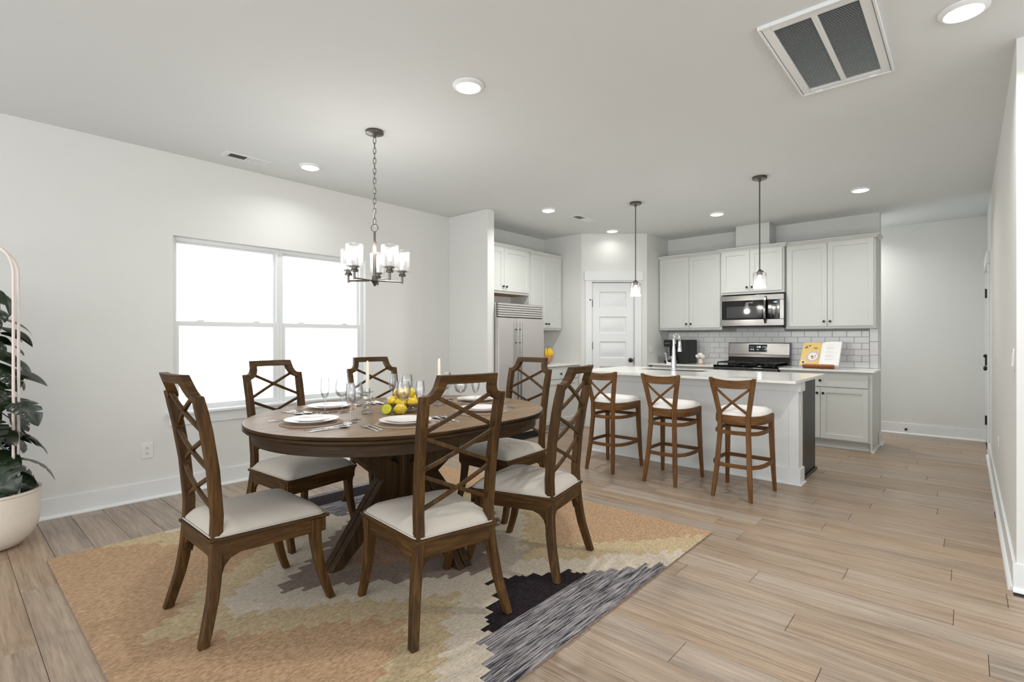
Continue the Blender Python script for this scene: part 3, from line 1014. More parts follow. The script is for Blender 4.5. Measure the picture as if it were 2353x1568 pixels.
dp = MB().rings([[(x, gy(z) - 0.0015, z) for x, z in ((0.262, 1.072), (0.492, 1.072), (0.492, 1.172), (0.262, 1.172))], [(x, gy(z) + 0.001, z) for x, z in ((0.262, 1.072), (0.492, 1.072), (0.492, 1.172), (0.262, 1.172))]]).build('display', M['blackgloss'], rg)
text_part('clock_digits', '4:38', 0.03, M['display'], dp, (0.386, gy(1.137) - 0.0025, 1.137), (R(90) - tl, 0, 0))
for (x, z, s_) in ((0.292, 1.137, '\u2014'), (0.318, 1.137, '\u2014'), (0.437, 1.137, '+'), (0.462, 1.137, 'START'), (0.292, 1.103, '\u25CF'), (0.318, 1.103, '\u25B2'), (0.378, 1.103, 'BAKE'), (0.437, 1.103, '-'), (0.464, 1.103, 'OFF')):
    text_part('key_print', s_, 0.010 if len(s_) > 1 else 0.018, M['display'], dp, (x, gy(z) - 0.0025, z), (R(90) - tl, 0, 0))
text_part('maker_print', 'FRIGIDAIRE', 0.012, M['blackmatte'], rg, (0.38, gy(1.054) - 0.0005, 1.054), (R(90) - tl, 0, 0))

# ---- microwave
mw = thing('microwave', 'stainless over-the-range microwave with black glass door', 'microwave', (-2.460, YB, 0))
MW, MD = 0.766, 0.375
MB().box(0, MW, -MD, -0.012, 1.405, 1.812).build('body', M['blackmatte'], mw, bevel=0.003)
MB().box(0.0, MW, -MD - 0.028, -MD, 1.742, 1.812).build('top_strip', M['steel'], mw, bevel=0.003)
MB().box(0.0, MW, -MD - 0.028, -MD, 1.415, 1.497).build('bottom_strip', M['steel'], mw, bevel=0.003)
md = MB().box(0.008, 0.578, -MD - 0.026, -MD, 1.4985, 1.7405).build('door', M['blackgloss'], mw, bevel=0.002)
MB().box(0.075, 0.505, -MD - 0.0275, -MD - 0.026, 1.52, 1.668).build('door_window', plain('window_mesh', (62, 62, 64), 0.05, noise=0.05), md)
text_part('maker_print', 'FRIGIDAIRE', 0.017, M['plastic'], md, (0.36, -MD - 0.0268, 1.713), (R(90), 0, 0))
hp = [(0.553 - 0.012 * abs(t - 0.5) * 0, -MD - 0.03 - 0.045 * sin(pi * min(max(t, 0.0), 1.0)) ** 0.6, 1.445 + 0.345 * t) for t in [k / 12 for k in range(13)]]
MB().sweep(hp, rect(0.026, 0.012), up=(0, 1, 0)).build('handle', M['steel'], md, bevel=0.003)
cp = MB().box(0.582, 0.715, -MD - 0.027, -MD, 1.4985, 1.7405).build('control_panel', M['blackgloss'], mw, bevel=0.002)
MB().box(0.717, MW, -MD - 0.0265, -MD, 1.4985, 1.7405).build('side_strip', M['steel'], mw, bevel=0.002)
text_part('clock_digits', '4:38', 0.022, M['display'], cp, (0.665, -MD - 0.0278, 1.71), (R(90), 0, 0))
for r_, row in enumerate(('POPCORN POTATO VEG', 'MELT DEFROST REHEAT', '1 2 3', '4 5 6', '7 8 9', 'TIMER 0 POWER', 'STOP +30 START')):
    for c_, s_ in enumerate(row.split()):
        text_part('key_print', s_, 0.006 if len(s_) > 1 else 0.013, M['print'], cp, (0.622 + c_ * 0.033, -MD - 0.0278, 1.676 - r_ * 0.0235), (R(90), 0, 0))
MB().box(0.03, MW - 0.03, -MD + 0.02, -0.06, 1.393, 1.405).build('vent_base', M['black'], mw)

# ---- island
isl = thing('kitchen_island', 'white panelled kitchen island with dark cabinet end behind the bar stools', 'island', (-2.1, 5.2, 0))


def ib(x0, x1, y0, y1, z0, z1, name, mat, bev=0.002):
    o = MB().box(x0, x1, y0, y1, z0, z1).build(name, M[mat], isl, bevel=bev)
    o.location = (2.1, -5.2, 0)
    return o


IX0, IX1 = -3.145, -1.068
ib(IX0, IX1, 4.872, 5.02, 0, 0.882, 'panel_wall', 'trim')
ib(IX1 - 0.075, IX1 + 0.001, 4.868, 4.872, 0.14, 0.80, 'corner_board', 'trim')
fz = MB().box(IX0 - 0.02, IX1 + 0.02, 4.852, 4.872, 0.798, 0.882).box(IX1, IX1 + 0.02, 4.872, 5.018, 0.798, 0.882).box(IX0 - 0.02, IX0, 4.872, 5.018, 0.798, 0.882)
o = fz.build('frieze_board', M['trim'], isl, bevel=0.002); o.location = (2.1, -5.2, 0)
bb = MB().box(IX0 - 0.015, IX1 + 0.015, 4.857, 4.872, 0.0, 0.14).box(IX1, IX1 + 0.015, 4.872, 5.02, 0.0, 0.14).box(IX0 - 0.015, IX0, 4.872, 5.02, 0.0, 0.14)
o = bb.build('base_board', M['trim'], isl, bevel=0.002); o.location = (2.1, -5.2, 0)
sh = MB().box(IX0 - 0.03, IX1 + 0.03, 4.842, 4.857, 0.0, 0.018).box(IX1 + 0.015, IX1 + 0.03, 4.857, 5.02, 0.0, 0.018).box(IX0 - 0.03, IX0 - 0.015, 4.857, 5.02, 0.0, 0.018)
o = sh.build('shoe_molding', M['trim'], isl, bevel=0.004); o.location = (2.1, -5.2, 0)
cbx = MB().box(-3.12, -1.10, 5.021, 5.60, 0.0, 0.66)
cbx.box(-3.12, -2.78, 5.021, 5.60, 0.66, 0.882).box(-2.02, -1.10, 5.021, 5.60, 0.66, 0.882).box(-2.78, -2.02, 5.021, 5.20, 0.66, 0.882)
o = cbx.build('cabinet_body', M['dark'], isl); o.location = (2.1, -5.2, 0)
ib(-1.0995, -1.088, 5.021, 5.615, 0.0, 0.882, 'end_panel', 'dark')
ib(-1.0875, -1.070, 5.021, 5.625, 0.0, 0.022, 'dark_shoe', 'dark', 0.005)
for k in range(4):
    a = -3.11 + k * 0.503
    dd = MB().box(a + 0.004, a + 0.497, 5.601, 5.62, 0.11, 0.87).build('door', M['dark'], isl, bevel=0.002)
    dd.location = (2.1, -5.2, 0)

ZI0, ZI1 = 0.884, 0.907
SX0, SX1, SY0, SY1 = -2.76, -2.04, 5.24, 5.585
ct = MB()
ct.box(-3.20, -1.03, 4.60, SY0, ZI0, ZI1).box(-3.20, -1.03, SY1, 5.735, ZI0, ZI1)
ct.box(-3.20, SX0, SY0, SY1, ZI0, ZI1).box(SX1, -1.03, SY0, SY1, ZI0, ZI1)
tag(ct.build('countertop', M['quartz']), 'large pale stone countertop on the island behind the bar stools', 'countertop', 'pale quartz countertops')
sk = thing('sink', 'stainless sink set into the island countertop behind the faucet', 'sink', ((SX0 + SX1) / 2, (SY0 + SY1) / 2, ZI0))
hx, hy = (SX1 - SX0) / 2 - 0.001, (SY1 - SY0) / 2 - 0.001
MB().rings([[(sx * (hx - i), sy * (hy - i), z) for sx, sy in ((-1, -1), (1, -1), (1, 1), (-1, 1))] for i, z in ((0, 0.014), (0.004, 0.014), (0.012, -0.19), (0.03, -0.20))], True, (False, True)).build('basin', M['steel'], sk)
MB().lathe([(0.045, -0.198), (0.04, -0.196), (0.02, -0.197), (0, -0.197)], 20).build('drain', M['chrome'], sk)
fo = MB().box(-1.535, -1.36, 4.70, 4.755, ZI1, ZI1 + 0.0025).build('flat_plate', M['slate'], bevel=0.001)  # thin grey rectangle laid on the countertop
tag(fo, 'flat thin grey plate on the island countertop', 'outlet cover')
plate('white outlet on the narrow end of the island wall', 'outlet', (IX1, 4.945, 0.64), R(90), 'duplex')

# ---- faucet
fc = thing('faucet', 'tall chrome gooseneck pull-down faucet on the island countertop', 'faucet', (-2.30, 5.15, ZI1), R(-8))
MB().lathe([(0, 0), (0.032, 0), (0.032, 0.006), (0.027, 0.012), (0.026, 0.10), (0.019, 0.17), (0.0155, 0.26), (0.0155, 0.262)], 20).build('body', M['chrome'], fc)
arc = [(0, 0, 0.26), (0, 0, 0.30)] + [(0, 0.055 - 0.055 * cos(a), 0.33 + 0.06 * sin(a)) for a in [pi * k / 12 for k in range(0, 12)]] + [(0, 0.112, 0.31)]
MB().tube(arc, 0.0125, 12).build('spout', M['chrome'], fc)
MB().lathe([(0.0125, 0.0), (0.016, -0.004), (0.0165, -0.03), (0.019, -0.06), (0.024, -0.105), (0.0235, -0.112), (0, -0.112)], 18, (0, 0.113, 0.315)).build('spray_head', M['chrome'], fc)
hd = MB().tube([(-0.02, 0, 0.075), (-0.075, 0, 0.078)], 0.017, 12)
hd.tube([(-0.073, 0, 0.078), (-0.085, 0, 0.11), (-0.095, 0.0, 0.175), (-0.105, 0.0, 0.19)], lambda i: (0.011, 0.009, 0.0075, 0.008)[i], 10)
hd.build('lever', M['chrome'], fc)

# ---- counter-top things
cm = thing('coffee_machine', 'black bean-to-cup coffee machine on the counter beside the pantry', 'coffee machine', (-3.06, 7.10, 0.897), R(-6))
MB().box(-0.155, 0.155, -0.06, 0.17, 0.0, 0.335).build('body', M['blackmatte'], cm, bevel=0.012)
MB().box(-0.16, 0.05, -0.20, -0.06, 0.235, 0.335).build('brew_head', M['blackmatte'], cm, bevel=0.01)
MB().box(-0.155, 0.06, -0.20, -0.06, 0.0, 0.045).build('drip_tray', M['black'], cm, bevel=0.006)
MB().box(0.05, 0.155, -0.17, -0.06, 0.0, 0.335).build('water_tank', M['blackmatte'], cm, bevel=0.01)
MB().box(-0.075, -0.035, -0.14, -0.105, 0.195, 0.236).build('spout', M['black'], cm, bevel=0.004)
ic = MB().prism([(-0.02, 0.014), (-0.016, -0.004), (-0.009, -0.012), (0.009, -0.012), (0.016, -0.004), (0.02, 0.014)], 0, 0.0012, T=lambda v: Vector((v.x + 0.015, -0.2012 - v.z, v.y + 0.29)))
for dx in (-0.016, 0.02):
    ic.prism([(0.008 * cos(a) * 1.2, 0.005 * sin(a)) for a in [2 * pi * k / 10 for k in range(10)]], 0, 0.0012, T=lambda v, dx=dx: Vector((v.x + 0.008 + dx, -0.2012 - v.z, v.y + 0.32)))
ic.build('cup_print', M['plastic'], cm)
for k in range(3):
    MB().lathe([(0, 0), (0.007, 0), (0.007, 0.002), (0, 0.0025)], 10, (-0.125 + k * 0.026, -0.2, 0.285), axis='-y').build('button', M['slate'], cm)

mug = thing('espresso_cup', 'small white espresso cup on the coffee machine drip tray', 'cup', (-3.125, 6.965, 0.943))
MB().lathe([(0, 0.0), (0.022, 0.0), (0.030, 0.03), (0.034, 0.055), (0.031, 0.055), (0.027, 0.03), (0.018, 0.006), (0, 0.005)], 20).build('bowl', M['porcelain'], mug)
MB().tube([(-0.028, 0, 0.045), (-0.047, 0, 0.045), (-0.049, 0, 0.025), (-0.027, 0, 0.018)], 0.0045, 8).build('handle', M['porcelain'], mug)

cst = MB().lathe([(0, 0), (0.055, 0), (0.06, 0.004), (0.06, 0.010), (0.05, 0.012), (0, 0.012)], 24).build('coaster', M['coral'], loc=(-2.745, 7.02, 0.897))
tag(cst, 'round light wood coaster under the white blossoms', 'coaster')
vs = thing('blossom_cup', 'small white cup of white blossoms on a round wood coaster', 'flower cup', (-2.745, 7.02, 0.909))
MB().lathe([(0, 0), (0.03, 0), (0.034, 0.01), (0.03, 0.045), (0.036, 0.062), (0.033, 0.062), (0.026, 0.045), (0, 0.02)], 18).build('cup', M['porcelain'], vs)
for k, (x, y, z, r_) in enumerate(((-0.033, -0.01, 0.095, 0.036), (0.03, -0.02, 0.092, 0.034), (0.0, 0.03, 0.10, 0.034), (0.0, -0.02, 0.118, 0.034))):
    fb = MB()
    for j in range(7):
        a = 2 * pi * j / 7 + k
        fb.ball((x + 0.5 * r_ * cos(a), y + 0.5 * r_ * sin(a), z + 0.2 * r_ * sin(j * 2.1)), r_ * 0.55, 8, 6)
    fb.ball((x, y, z + r_ * 0.25), r_ * 0.6, 8, 6)
    fb.build('blossom', M['petal'], vs)

# cookbook: pages lean back on a wooden stand
BY0, BY1, BZ0, BZ1 = 6.83, 7.07, 0.926, 1.196
sv = Vector((0, BY1 - BY0, BZ1 - BZ0)); sl_len = sv.length; sv.normalize()
nv = Vector((0, -sv.z, sv.y))


def on_page(u, v, d=0.0, x0=-1.49):
    return Vector((x0 + u, BY0, BZ0)) + sv * v + nv * d


def page_rings(u0, u1, v0, v1, d0, d1):
    return [[on_page(u, v, d) for u, v in ((u0, v0), (u1, v0), (u1, v1), (u0, v1))] for d in (d0, d1)]


bs = thing('book_stand', 'brown wooden cookbook stand under the open book', 'stand', (-1.29, 6.9, 0.897))


def rel(o, root):
    o.location = -root.location
    return o


sb = MB().rings(page_rings(0.06, 0.34, -0.01, 0.26, -0.016, -0.004))
sb.rings(page_rings(0.04, 0.36, -0.022, -0.004, -0.016, 0.045)); rel(sb.build('rest_board', M['copper'], bs), bs)
lg = MB().tube([(-1.29, 6.83 + 0.13, 0.907), (-1.29, 7.14, 0.907)], 0.008, 8).tube([(-1.29, 7.14, 0.907), on_page(0.2, 0.2, -0.016)], 0.008, 8)
rel(lg.build('prop', M['copper'], bs), bs)
bk = thing('cookbook', 'open cookbook showing a yellow food photo page, leaning on a stand', 'book', (-1.29, 6.95, 0.897))
cv = MB().rings(page_rings(-0.004, 0.404, -0.002, sl_len, -0.003, 0.0))
rel(cv.build('cover', M['pageblue'], bk), bk)
lp = MB()
lp.rings([[on_page(u, v, d) for u, d in ((0.0, 0.001), (0.0, 0.006), (0.12, 0.016), (0.175, 0.016), (0.198, 0.006), (0.198, 0.001))] for v in (0.0, sl_len - 0.004)])
rel(lp.build('picture_pages', M['pageyellow'], bk), bk)
rp_ = MB()
rp_.rings([[on_page(u, v, d) for u, d in ((0.199, 0.001), (0.199, 0.006), (0.23, 0.022), (0.30, 0.030), (0.40, 0.030), (0.404, 0.001))] for v in (0.0, sl_len - 0.004)])
pgs = rel(rp_.build('text_pages', M['paper'], bk), bk)
lpage = [c for c in bk.children if c.name.startswith('picture')][0]


def pd(u):
    return 0.006 + 0.010 * min(u / 0.12, 1.0) + 0.0006


def disc_on_page(cu, cvv, ru, rv, mat, nm_, lift, parent, ang=0.0, n=24):
    P = []
    for k in range(n):
        a = 2 * pi * k / n
        du, dv = ru * cos(a), rv * sin(a)
        du, dv = du * cos(ang) - dv * sin(ang), du * sin(ang) + dv * cos(ang)
        P.append((cu + du, cvv + dv))
    o_ = MB().rings([[on_page(u, v, pd(u) + 0.0002) for u, v in P], [on_page(u, v, pd(u) + lift) for u, v in P]]).build(nm_, mat, parent)
    return o_


disc_on_page(0.125, 0.135, 0.066, 0.075, M['pageblue'], 'plate_print', 0.0008, lpage)
disc_on_page(0.125, 0.135, 0.052, 0.060, M['petal'], 'plate_print', 0.0012, lpage)
for k in range(9):
    a = k * 2.4
    disc_on_page(0.125 + 0.026 * cos(a) * (k % 3) / 2, 0.135 + 0.03 * sin(a) * (k % 3) / 2, 0.009, 0.006, M['rug_yellow' if k % 2 else 'pagebrown'], 'food_print', 0.0016, lpage, a, 10)
disc_on_page(0.035, 0.05, 0.026, 0.03, M['petal'], 'cup_print', 0.0008, lpage)
disc_on_page(0.035, 0.05, 0.015, 0.017, M['pagebrown'], 'cup_print', 0.0012, lpage)
disc_on_page(0.055, 0.29, 0.045, 0.02, M['pagebrown'], 'board_print', 0.0008, lpage, 0.6, 4)
disc_on_page(0.06, 0.29, 0.016, 0.013, M['petal'], 'cheese_print', 0.0012, lpage, 0.4, 4)
disc_on_page(0.14, 0.265, 0.026, 0.016, M['rug_orange'], 'bread_print', 0.0008, lpage, -0.3, 8)
for v in (0.30, 0.27, 0.255, 0.24, 0.2, 0.185, 0.15, 0.135, 0.12, 0.09, 0.075):
    u0, u1 = 0.255, 0.255 + 0.06 + 0.05 * ((v * 97) % 1)
    l_ = MB().rings([[on_page(u, vv, 0.0248 + (u - 0.23) * 0.0857 + 0.0002 + dd_) if u < 0.30 else on_page(u, vv, 0.0302 + dd_) for u, vv in ((u0, v), (0.30, v), (u1, v), (u1, v + 0.004), (0.30, v + 0.004), (u0, v + 0.004))] for dd_ in (0.0, 0.0004)])
    l_.build('text_line', M['print'], pgs)

# bananas in a wooden bowl
bw = MB().lathe([(0, 0.0), (0.035, 0.0), (0.04, 0.006), (0.072, 0.022), (0.093, 0.055), (0.10, 0.09), (0.10, 0.113), (0.095, 0.113), (0.094, 0.09), (0.087, 0.058), (0.066, 0.028), (0.035, 0.014), (0, 0.012)], 28).build('fruit_bowl', M['bowlwood'], loc=(-4.42, 5.71, 0.897))
tag(bw, 'round pale wooden bowl of bananas on the counter beside the fridge', 'bowl')
bn = thing('banana_bunch', 'bunch of yellow bananas standing in the wooden bowl', 'bananas', (-4.42, 5.71, 0.975))
for k in range(5):
    a0 = -0.9 + 0.5 * k
    pth = []
    for j in range(9):
        t = j / 8
        rr_ = 0.02 + 0.06 * sin(pi * (0.15 + 0.8 * (1 - t)))
        pth.append((rr_ * cos(a0) - 0.01, rr_ * sin(a0), -0.035 + 0.185 * t))
    bnn = MB().tube(pth, lambda i: (0.006, 0.014, 0.0185, 0.02, 0.02, 0.019, 0.016, 0.009, 0.005)[i], 8)
    bo = bnn.build('banana', M['banana'], bn)
    MB().ball(pth[-1], 0.007, 8, 6).build('banana_tip', M['bananatip'], bo)
# ---------------------------------------------------------------- hanging lamps
def seeded_shade(mb, c, r, z0, z1, n=28):
    """open-topped glass cylinder with a thick wall and a foot"""
    mb.lathe([(0.012, z0), (r - 0.004, z0), (r, z0 + 0.004), (r, z1), (r - 0.003, z1), (r - 0.004, z0 + 0.006), (0.012, z0 + 0.005)], n, c)
    return mb


def bulb_mesh(mb, c, z0, s=1.0, up=1):
    prof = [(0.0, 0.0), (0.013, 0.0), (0.014, 0.022), (0.024, 0.045), (0.030, 0.065), (0.027, 0.085), (0.015, 0.098), (0.0, 0.101)]
    mb.lathe([(r * s, z0 + up * z * s) for r, z in prof], 16, c)
    return mb


ch = thing('chandelier', 'five-light nickel chandelier with clear seeded glass shades on a chain', 'chandelier', (-3.18, 2.095, H))
MB().lathe([(0, 0), (0.062, 0), (0.064, -0.004), (0.064, -0.018), (0.05, -0.024), (0.018, -0.03), (0.010, -0.045), (0, -0.046)], 32).build('canopy', M['nickel'], ch)
# links: ovals hanging in turn along x and along y
ln = MB()
ln.tube([(0.0095 * cos(a), 0, 0.017 * sin(a) + (0.006 if sin(a) > 0 else -0.006)) for a in [2 * pi * k / 16 for k in range(16)]], 0.0024, 6, closed=True, up=(0, 1, 0))
lm = ln.mesh('chain_link', M['nickel'])
zt, zb_ = -0.05, -0.665
nl = 17
for k in range(nl):
    o = bpy.data.objects.new('chain_link', lm); COL.objects.link(o); o.parent = ch
    o.location = (0, 0, zt - (k + 0.5) * (zt - zb_) / nl); o.rotation_euler = (0, 0, R(48 + 90 * (k % 2)))
cd = MB().tube([(0.006 * sin(k * 1.3), 0.007 * cos(k * 1.3), -0.03 - 0.65 * k / 20) for k in range(21)], 0.0018, 5)
cd.build('lamp_cord', M['plastic'], ch)
ring = MB().tube([(0.024 * cos(a), 0, -0.695 + 0.027 * sin(a)) for a in [2 * pi * k / 20 for k in range(20)]], 0.0035, 6, closed=True, up=(0, 1, 0))
ro = ring.build('loop', M['nickel'], ch); ro.rotation_euler = (0, 0, R(42))
MB().lathe([(0, -0.722), (0.008, -0.722), (0.0085, -0.79), (0.0125, -0.795), (0.0125, -1.035), (0.02, -1.04), (0.022, -1.065), (0.034, -1.068), (0.036, -1.078), (0.022, -1.086), (0.012, -1.10), (0.008, -1.112), (0, -1.114)], 20).build('column', M['nickel'], ch)
for k in range(5):
    a = R(27 + 72 * k)
    # angles are measured from the camera's right towards its view direction
    lat, dep = cos(a), sin(a)
    dx, dy = lat * cos(R(YAW)) - dep * sin(R(YAW)), lat * sin(R(YAW)) + dep * cos(R(YAW))
    ar = MB().tube([(dx * 0.015, dy * 0.015, -1.072), (dx * 0.2, dy * 0.2, -1.072)], 0.0065, 8)
    ar.lathe([(0, -1.085), (0.009, -1.085), (0.009, -1.035), (0.026, -1.032), (0.029, -1.02), (0.02, -1.014), (0.02, -1.004), (0.034, -1.002), (0.034, -0.994), (0, -0.992)], 18, (dx * 0.2, dy * 0.2, 0))
    ao = ar.build('arm', M['nickel'], ch)
    c = (dx * 0.2, dy * 0.2, 0)
    seeded_shade(MB(), c, 0.058, -0.998, -0.845).build('glass_shade', M['seeded'], ao)
    MB().lathe([(0.016, -0.994), (0.016, -0.955), (0, -0.955)], 12, c).build('socket', M['plastic'], ao)
    bulb_mesh(MB(), c, -0.955, 0.85).build('bulb', M['bulb'], ao)
    l = bpy.data.lights.new('lamp', 'POINT'); l.energy = 1.2; l.shadow_soft_size = 0.03; l.color = (1, 0.95, 0.88)
    lo = bpy.data.objects.new('lamp', l); COL.objects.link(lo); lo.parent = ch; lo.location = (c[0], c[1], -0.82)


def pendant(x, y, label):
    t = thing('pendant_lamp', label, 'pendant lamp', (x, y, H), 0, 'island pendants')
    MB().lathe([(0, 0), (0.062, 0), (0.063, -0.003), (0.063, -0.02), (0.06, -0.023), (0.012, -0.025), (0, -0.025)], 30).build('canopy', M['nickel'], t)
    MB().lathe([(0, -0.02), (0.012, -0.025), (0.012, -0.045), (0.0058, -0.05), (0.0058, -0.85), (0.016, -0.858), (0.034, -0.872), (0.034, -0.878), (0.024, -0.88), (0.024, -0.905), (0, -0.905)], 16).build('rod', M['nickel'], t)
    g = MB().lathe([(0.025, -0.882), (0.053, -0.883), (0.057, -0.887), (0.057, -1.022), (0.0555, -1.024), (0.0535, -1.024), (0.0535, -0.890), (0.050, -0.887), (0.025, -0.886)], 28)
    g.build('glass_shade', M['seeded'], t)
    bulb_mesh(MB(), (0, 0, 0), -0.905, 0.95, -1).build('bulb', M['bulb'], t)
    l = bpy.data.lights.new('lamp', 'POINT'); l.energy = 6.0; l.shadow_soft_size = 0.03; l.color = (1, 0.95, 0.88)
    lo = bpy.data.objects.new('lamp', l); COL.objects.link(lo); lo.parent = t; lo.location = (0, 0, -1.04)


pendant(-2.71, 5.09, 'glass pendant lamp hanging in front of the pantry door')
pendant(-1.425, 5.04, 'glass pendant lamp hanging in front of the microwave cabinet')

# ---------------------------------------------------------------- rug
RX0, RX1, RY0, RY1 = -3.86, -1.22, 0.415, 3.31
RC = (RY0 + RY1) / 2 + 0.065


def build_rug():
    nx, ny = 96, 144
    names = ['rug_orange', 'rug_yellow', 'rug_cream', 'rug_mauve', 'rug_rust', 'rug_black', 'rug_stripe']
    t = 0.010
    vs, fs, ms = [], [], []
    rr = random.Random(3)
    sx, sy = (RX1 - RX0) / nx, (RY1 - RY0) / ny
    jit = [[rr.uniform(-0.014, 0.014) for _ in range(nx)] for _ in range(7)]
    for j in range(ny + 1):
        for i in range(nx + 1):
            vs.append((RX0 + sx * i, RY0 + sy * j, t))
    for j in range(ny):
        yr = RY0 + sy * (j + 0.5)
        for i in range(nx):
            # steps are 8 cm long and 5.5 cm wide; each weft thread ends a little early or late
            y = RY0 + 4 * sy * (math.floor((yr + jit[0][i] - RY0) / (4 * sy)) + 0.5)
            x = RX0 + 2 * sx * (i // 2 + 0.5)
            dR, dL = RX1 - x, x - RX0
            ay = abs(y - RC)
            e = ay + 1.25 * abs(x + 2.54)
            d = ay + 1.22 * min(dR, dL)
            if d < 0.74:
                if dR < dL:
                    m = 6 if dR < 0.29 else 5
                else:
                    m = 6 if dL < 0.06 or dL > 0.30 else 5
            elif e < 0.45:
                m = 4
            elif e < 0.8:
                m = 3
            elif d < 1.01 or e < 1.1:
                m = 2
            elif d < 1.30 or e < 1.38:
                m = 1
            else:
                m = 0
            a = j * (nx + 1) + i
            fs.append((a, a + 1, a + nx + 2, a + nx + 1)); ms.append(m)
    n = len(vs)
    bx = [(RX0, RY0), (RX1, RY0), (RX1, RY1), (RX0, RY1)]
    vs += [(x, y, 0.0005) for x, y in bx] + [(x, y, t) for x, y in bx]
    for k in range(4):
        k2 = (k + 1) % 4
        fs.append((n + k, n + k2, n + 4 + k2, n + 4 + k)); ms.append(3)
    fs.append((n + 3, n + 2, n + 1, n)); ms.append(0)
    me = bpy.data.meshes.new('rug')
    me.from_pydata(vs, [], fs)
    for q in names:
        me.materials.append(M[q])
    for p, m in zip(me.polygons, ms):
        p.material_index = m
    me.update()
    o = bpy.data.objects.new('rug', me); COL.objects.link(o)
    tag(o, 'flat woven rug with stepped diamonds in orange, cream and black under the dining table', 'rug')


build_rug()
FZ = 0.0102       # top of the rug

# ---------------------------------------------------------------- dining table
TC = (-2.55, 1.905)
TH = 0.812


def stadium(r, half, n=40):
    """circle of radius r cut along x and pulled apart by +-half in y"""
    pts = []
    for k in range(n):
        a = 2 * pi * (k + 0.5) / n
        pts.append((r * cos(a), r * sin(a) + (half if sin(a) > 0 else -half)))
    return pts


tb = thing('dining_table', 'large oval wooden pedestal dining table laid for six', 'table', (TC[0], TC[1], FZ))
th = TH - FZ
HL = 0.185
RT = 0.715


def ring_part(y0, y1, prof, n=40):
    """slice of an oval between y0 and y1; prof: list of (inset, z) from the bottom inside out and over the top"""
    def outline(ins):
        r = RT - ins
        P = []
        if y1 > 1 or y0 < -1:
            sgn = 1 if y1 > 1 else -1
            for k in range(n + 1):
                a = pi * k / n
                P.append((r * cos(a) * sgn, sgn * (HL + 0.0006 + r * sin(a))))
        else:
            P = [(r, -HL + 0.0006), (r, HL - 0.0006), (-r, HL - 0.0006), (-r, -HL + 0.0006)]
        return P
    return MB().rings([[(x, y, z) for x, y in outline(i)] for i, z in prof], True, (True, True))


top_prof = [(0.0, th - 0.034), (0.0, th - 0.020), (0.006, th - 0.017), (0.001, th - 0.013), (0.0, th - 0.004), (0.004, th)]
top_prof = [(0.03, th - 0.036), (0.006, th - 0.036), (0.0, th - 0.030), (0.0, th - 0.021), (0.007, th - 0.018), (0.002, th - 0.014), (0.0, th - 0.004), (0.003, th)]
apr_prof = [(0.03, th - 0.098), (0.045, th - 0.096), (0.045, th - 0.045), (0.036, th - 0.040), (0.036, th - 0.0362)]
apr_prof = [(0.046, th - 0.098), (0.046, th - 0.050), (0.038, th - 0.044), (0.038, th - 0.0362)]
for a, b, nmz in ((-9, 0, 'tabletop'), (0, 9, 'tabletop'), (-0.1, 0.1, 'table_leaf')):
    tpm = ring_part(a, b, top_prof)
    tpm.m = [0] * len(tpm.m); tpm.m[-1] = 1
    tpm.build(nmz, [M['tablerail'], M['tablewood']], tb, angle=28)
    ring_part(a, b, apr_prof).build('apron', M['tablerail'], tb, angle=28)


def leg_board(ang, off):
    """one of the paired boards of a pedestal leg: foot, waist, then out again to the top"""
    ca, sa = cos(ang), sin(ang)

    def T(v):
        return Vector((v.x * ca - v.y * sa, v.x * sa + v.y * ca, v.z))
    out = []
    P = [(0.49, 0.0), (0.135, 0.43), (0.46, th - 0.10)]
    wl = [0.05, 0.06, 0.05]
    L_ = [(0.455, 0.0), (0.525, 0.0), (0.195, 0.43), (0.51, th - 0.10), (0.43, th - 0.10), (0.03, 0.47), (0.03, 0.36)]
    Lp = [(x, z) for x, z in L_]
    mb = MB()
    mb.prism(Lp, off - 0.022, off + 0.022, T=lambda v: T(Vector((v.x, v.z, v.y))))
    return mb


for k in range(4):
    a = R(-90 + 90 * k)
    lo = leg_board(a, -0.0255).build('leg_board', M['tableedge'], tb, bevel=0.004)
    leg_board(a, 0.0255).build('leg_board', M['tableedge'], tb, bevel=0.004)
MB().box(-0.09, 0.09, -0.09, 0.09, 0.30, 0.60).build('hub_post', M['tableedge'], tb, bevel=0.004)
MB().box(-0.52, 0.52, -0.05, 0.05, th - 0.0995, th - 0.037).box(-0.05, 0.05, -0.52, 0.52, th - 0.0995, th - 0.037).build('cross_rail', M['tableedge'], tb, bevel=0.003)


# ---------------------------------------------------------------- dining chairs
def yb(z):
    """rear post centre line"""
    K = [(0, -0.283), (0.08, -0.262), (0.16, -0.242), (0.26, -0.225), (0.37, -0.218), (0.43, -0.216), (0.5, -0.214), (0.69, -0.230), (0.855, -0.256), (0.95, -0.276), (1.01, -0.290), (1.1, -0.325)]
    for (a, ya), (b, y2) in zip(K, K[1:]):
        if z <= b:
            return ya + (y2 - ya) * (z - a) / (b - a)
    return K[-1][1]


def round_rect(hx, hy, r, y_off=0.0, n=5):
    P = []
    r = min(r, 0.96 * hx, 0.96 * hy)
    for cx, cy, a0 in ((hx - r, hy - r, 0), (-hx + r, hy - r, 90), (-hx + r, -hy + r, 180), (hx - r, -hy + r, 270)):
        for k in range(n + 1):
            a = R(a0 + 90 * k / n)
            P.append((cx + r * cos(a), cy + r * sin(a) + y_off))
    return P


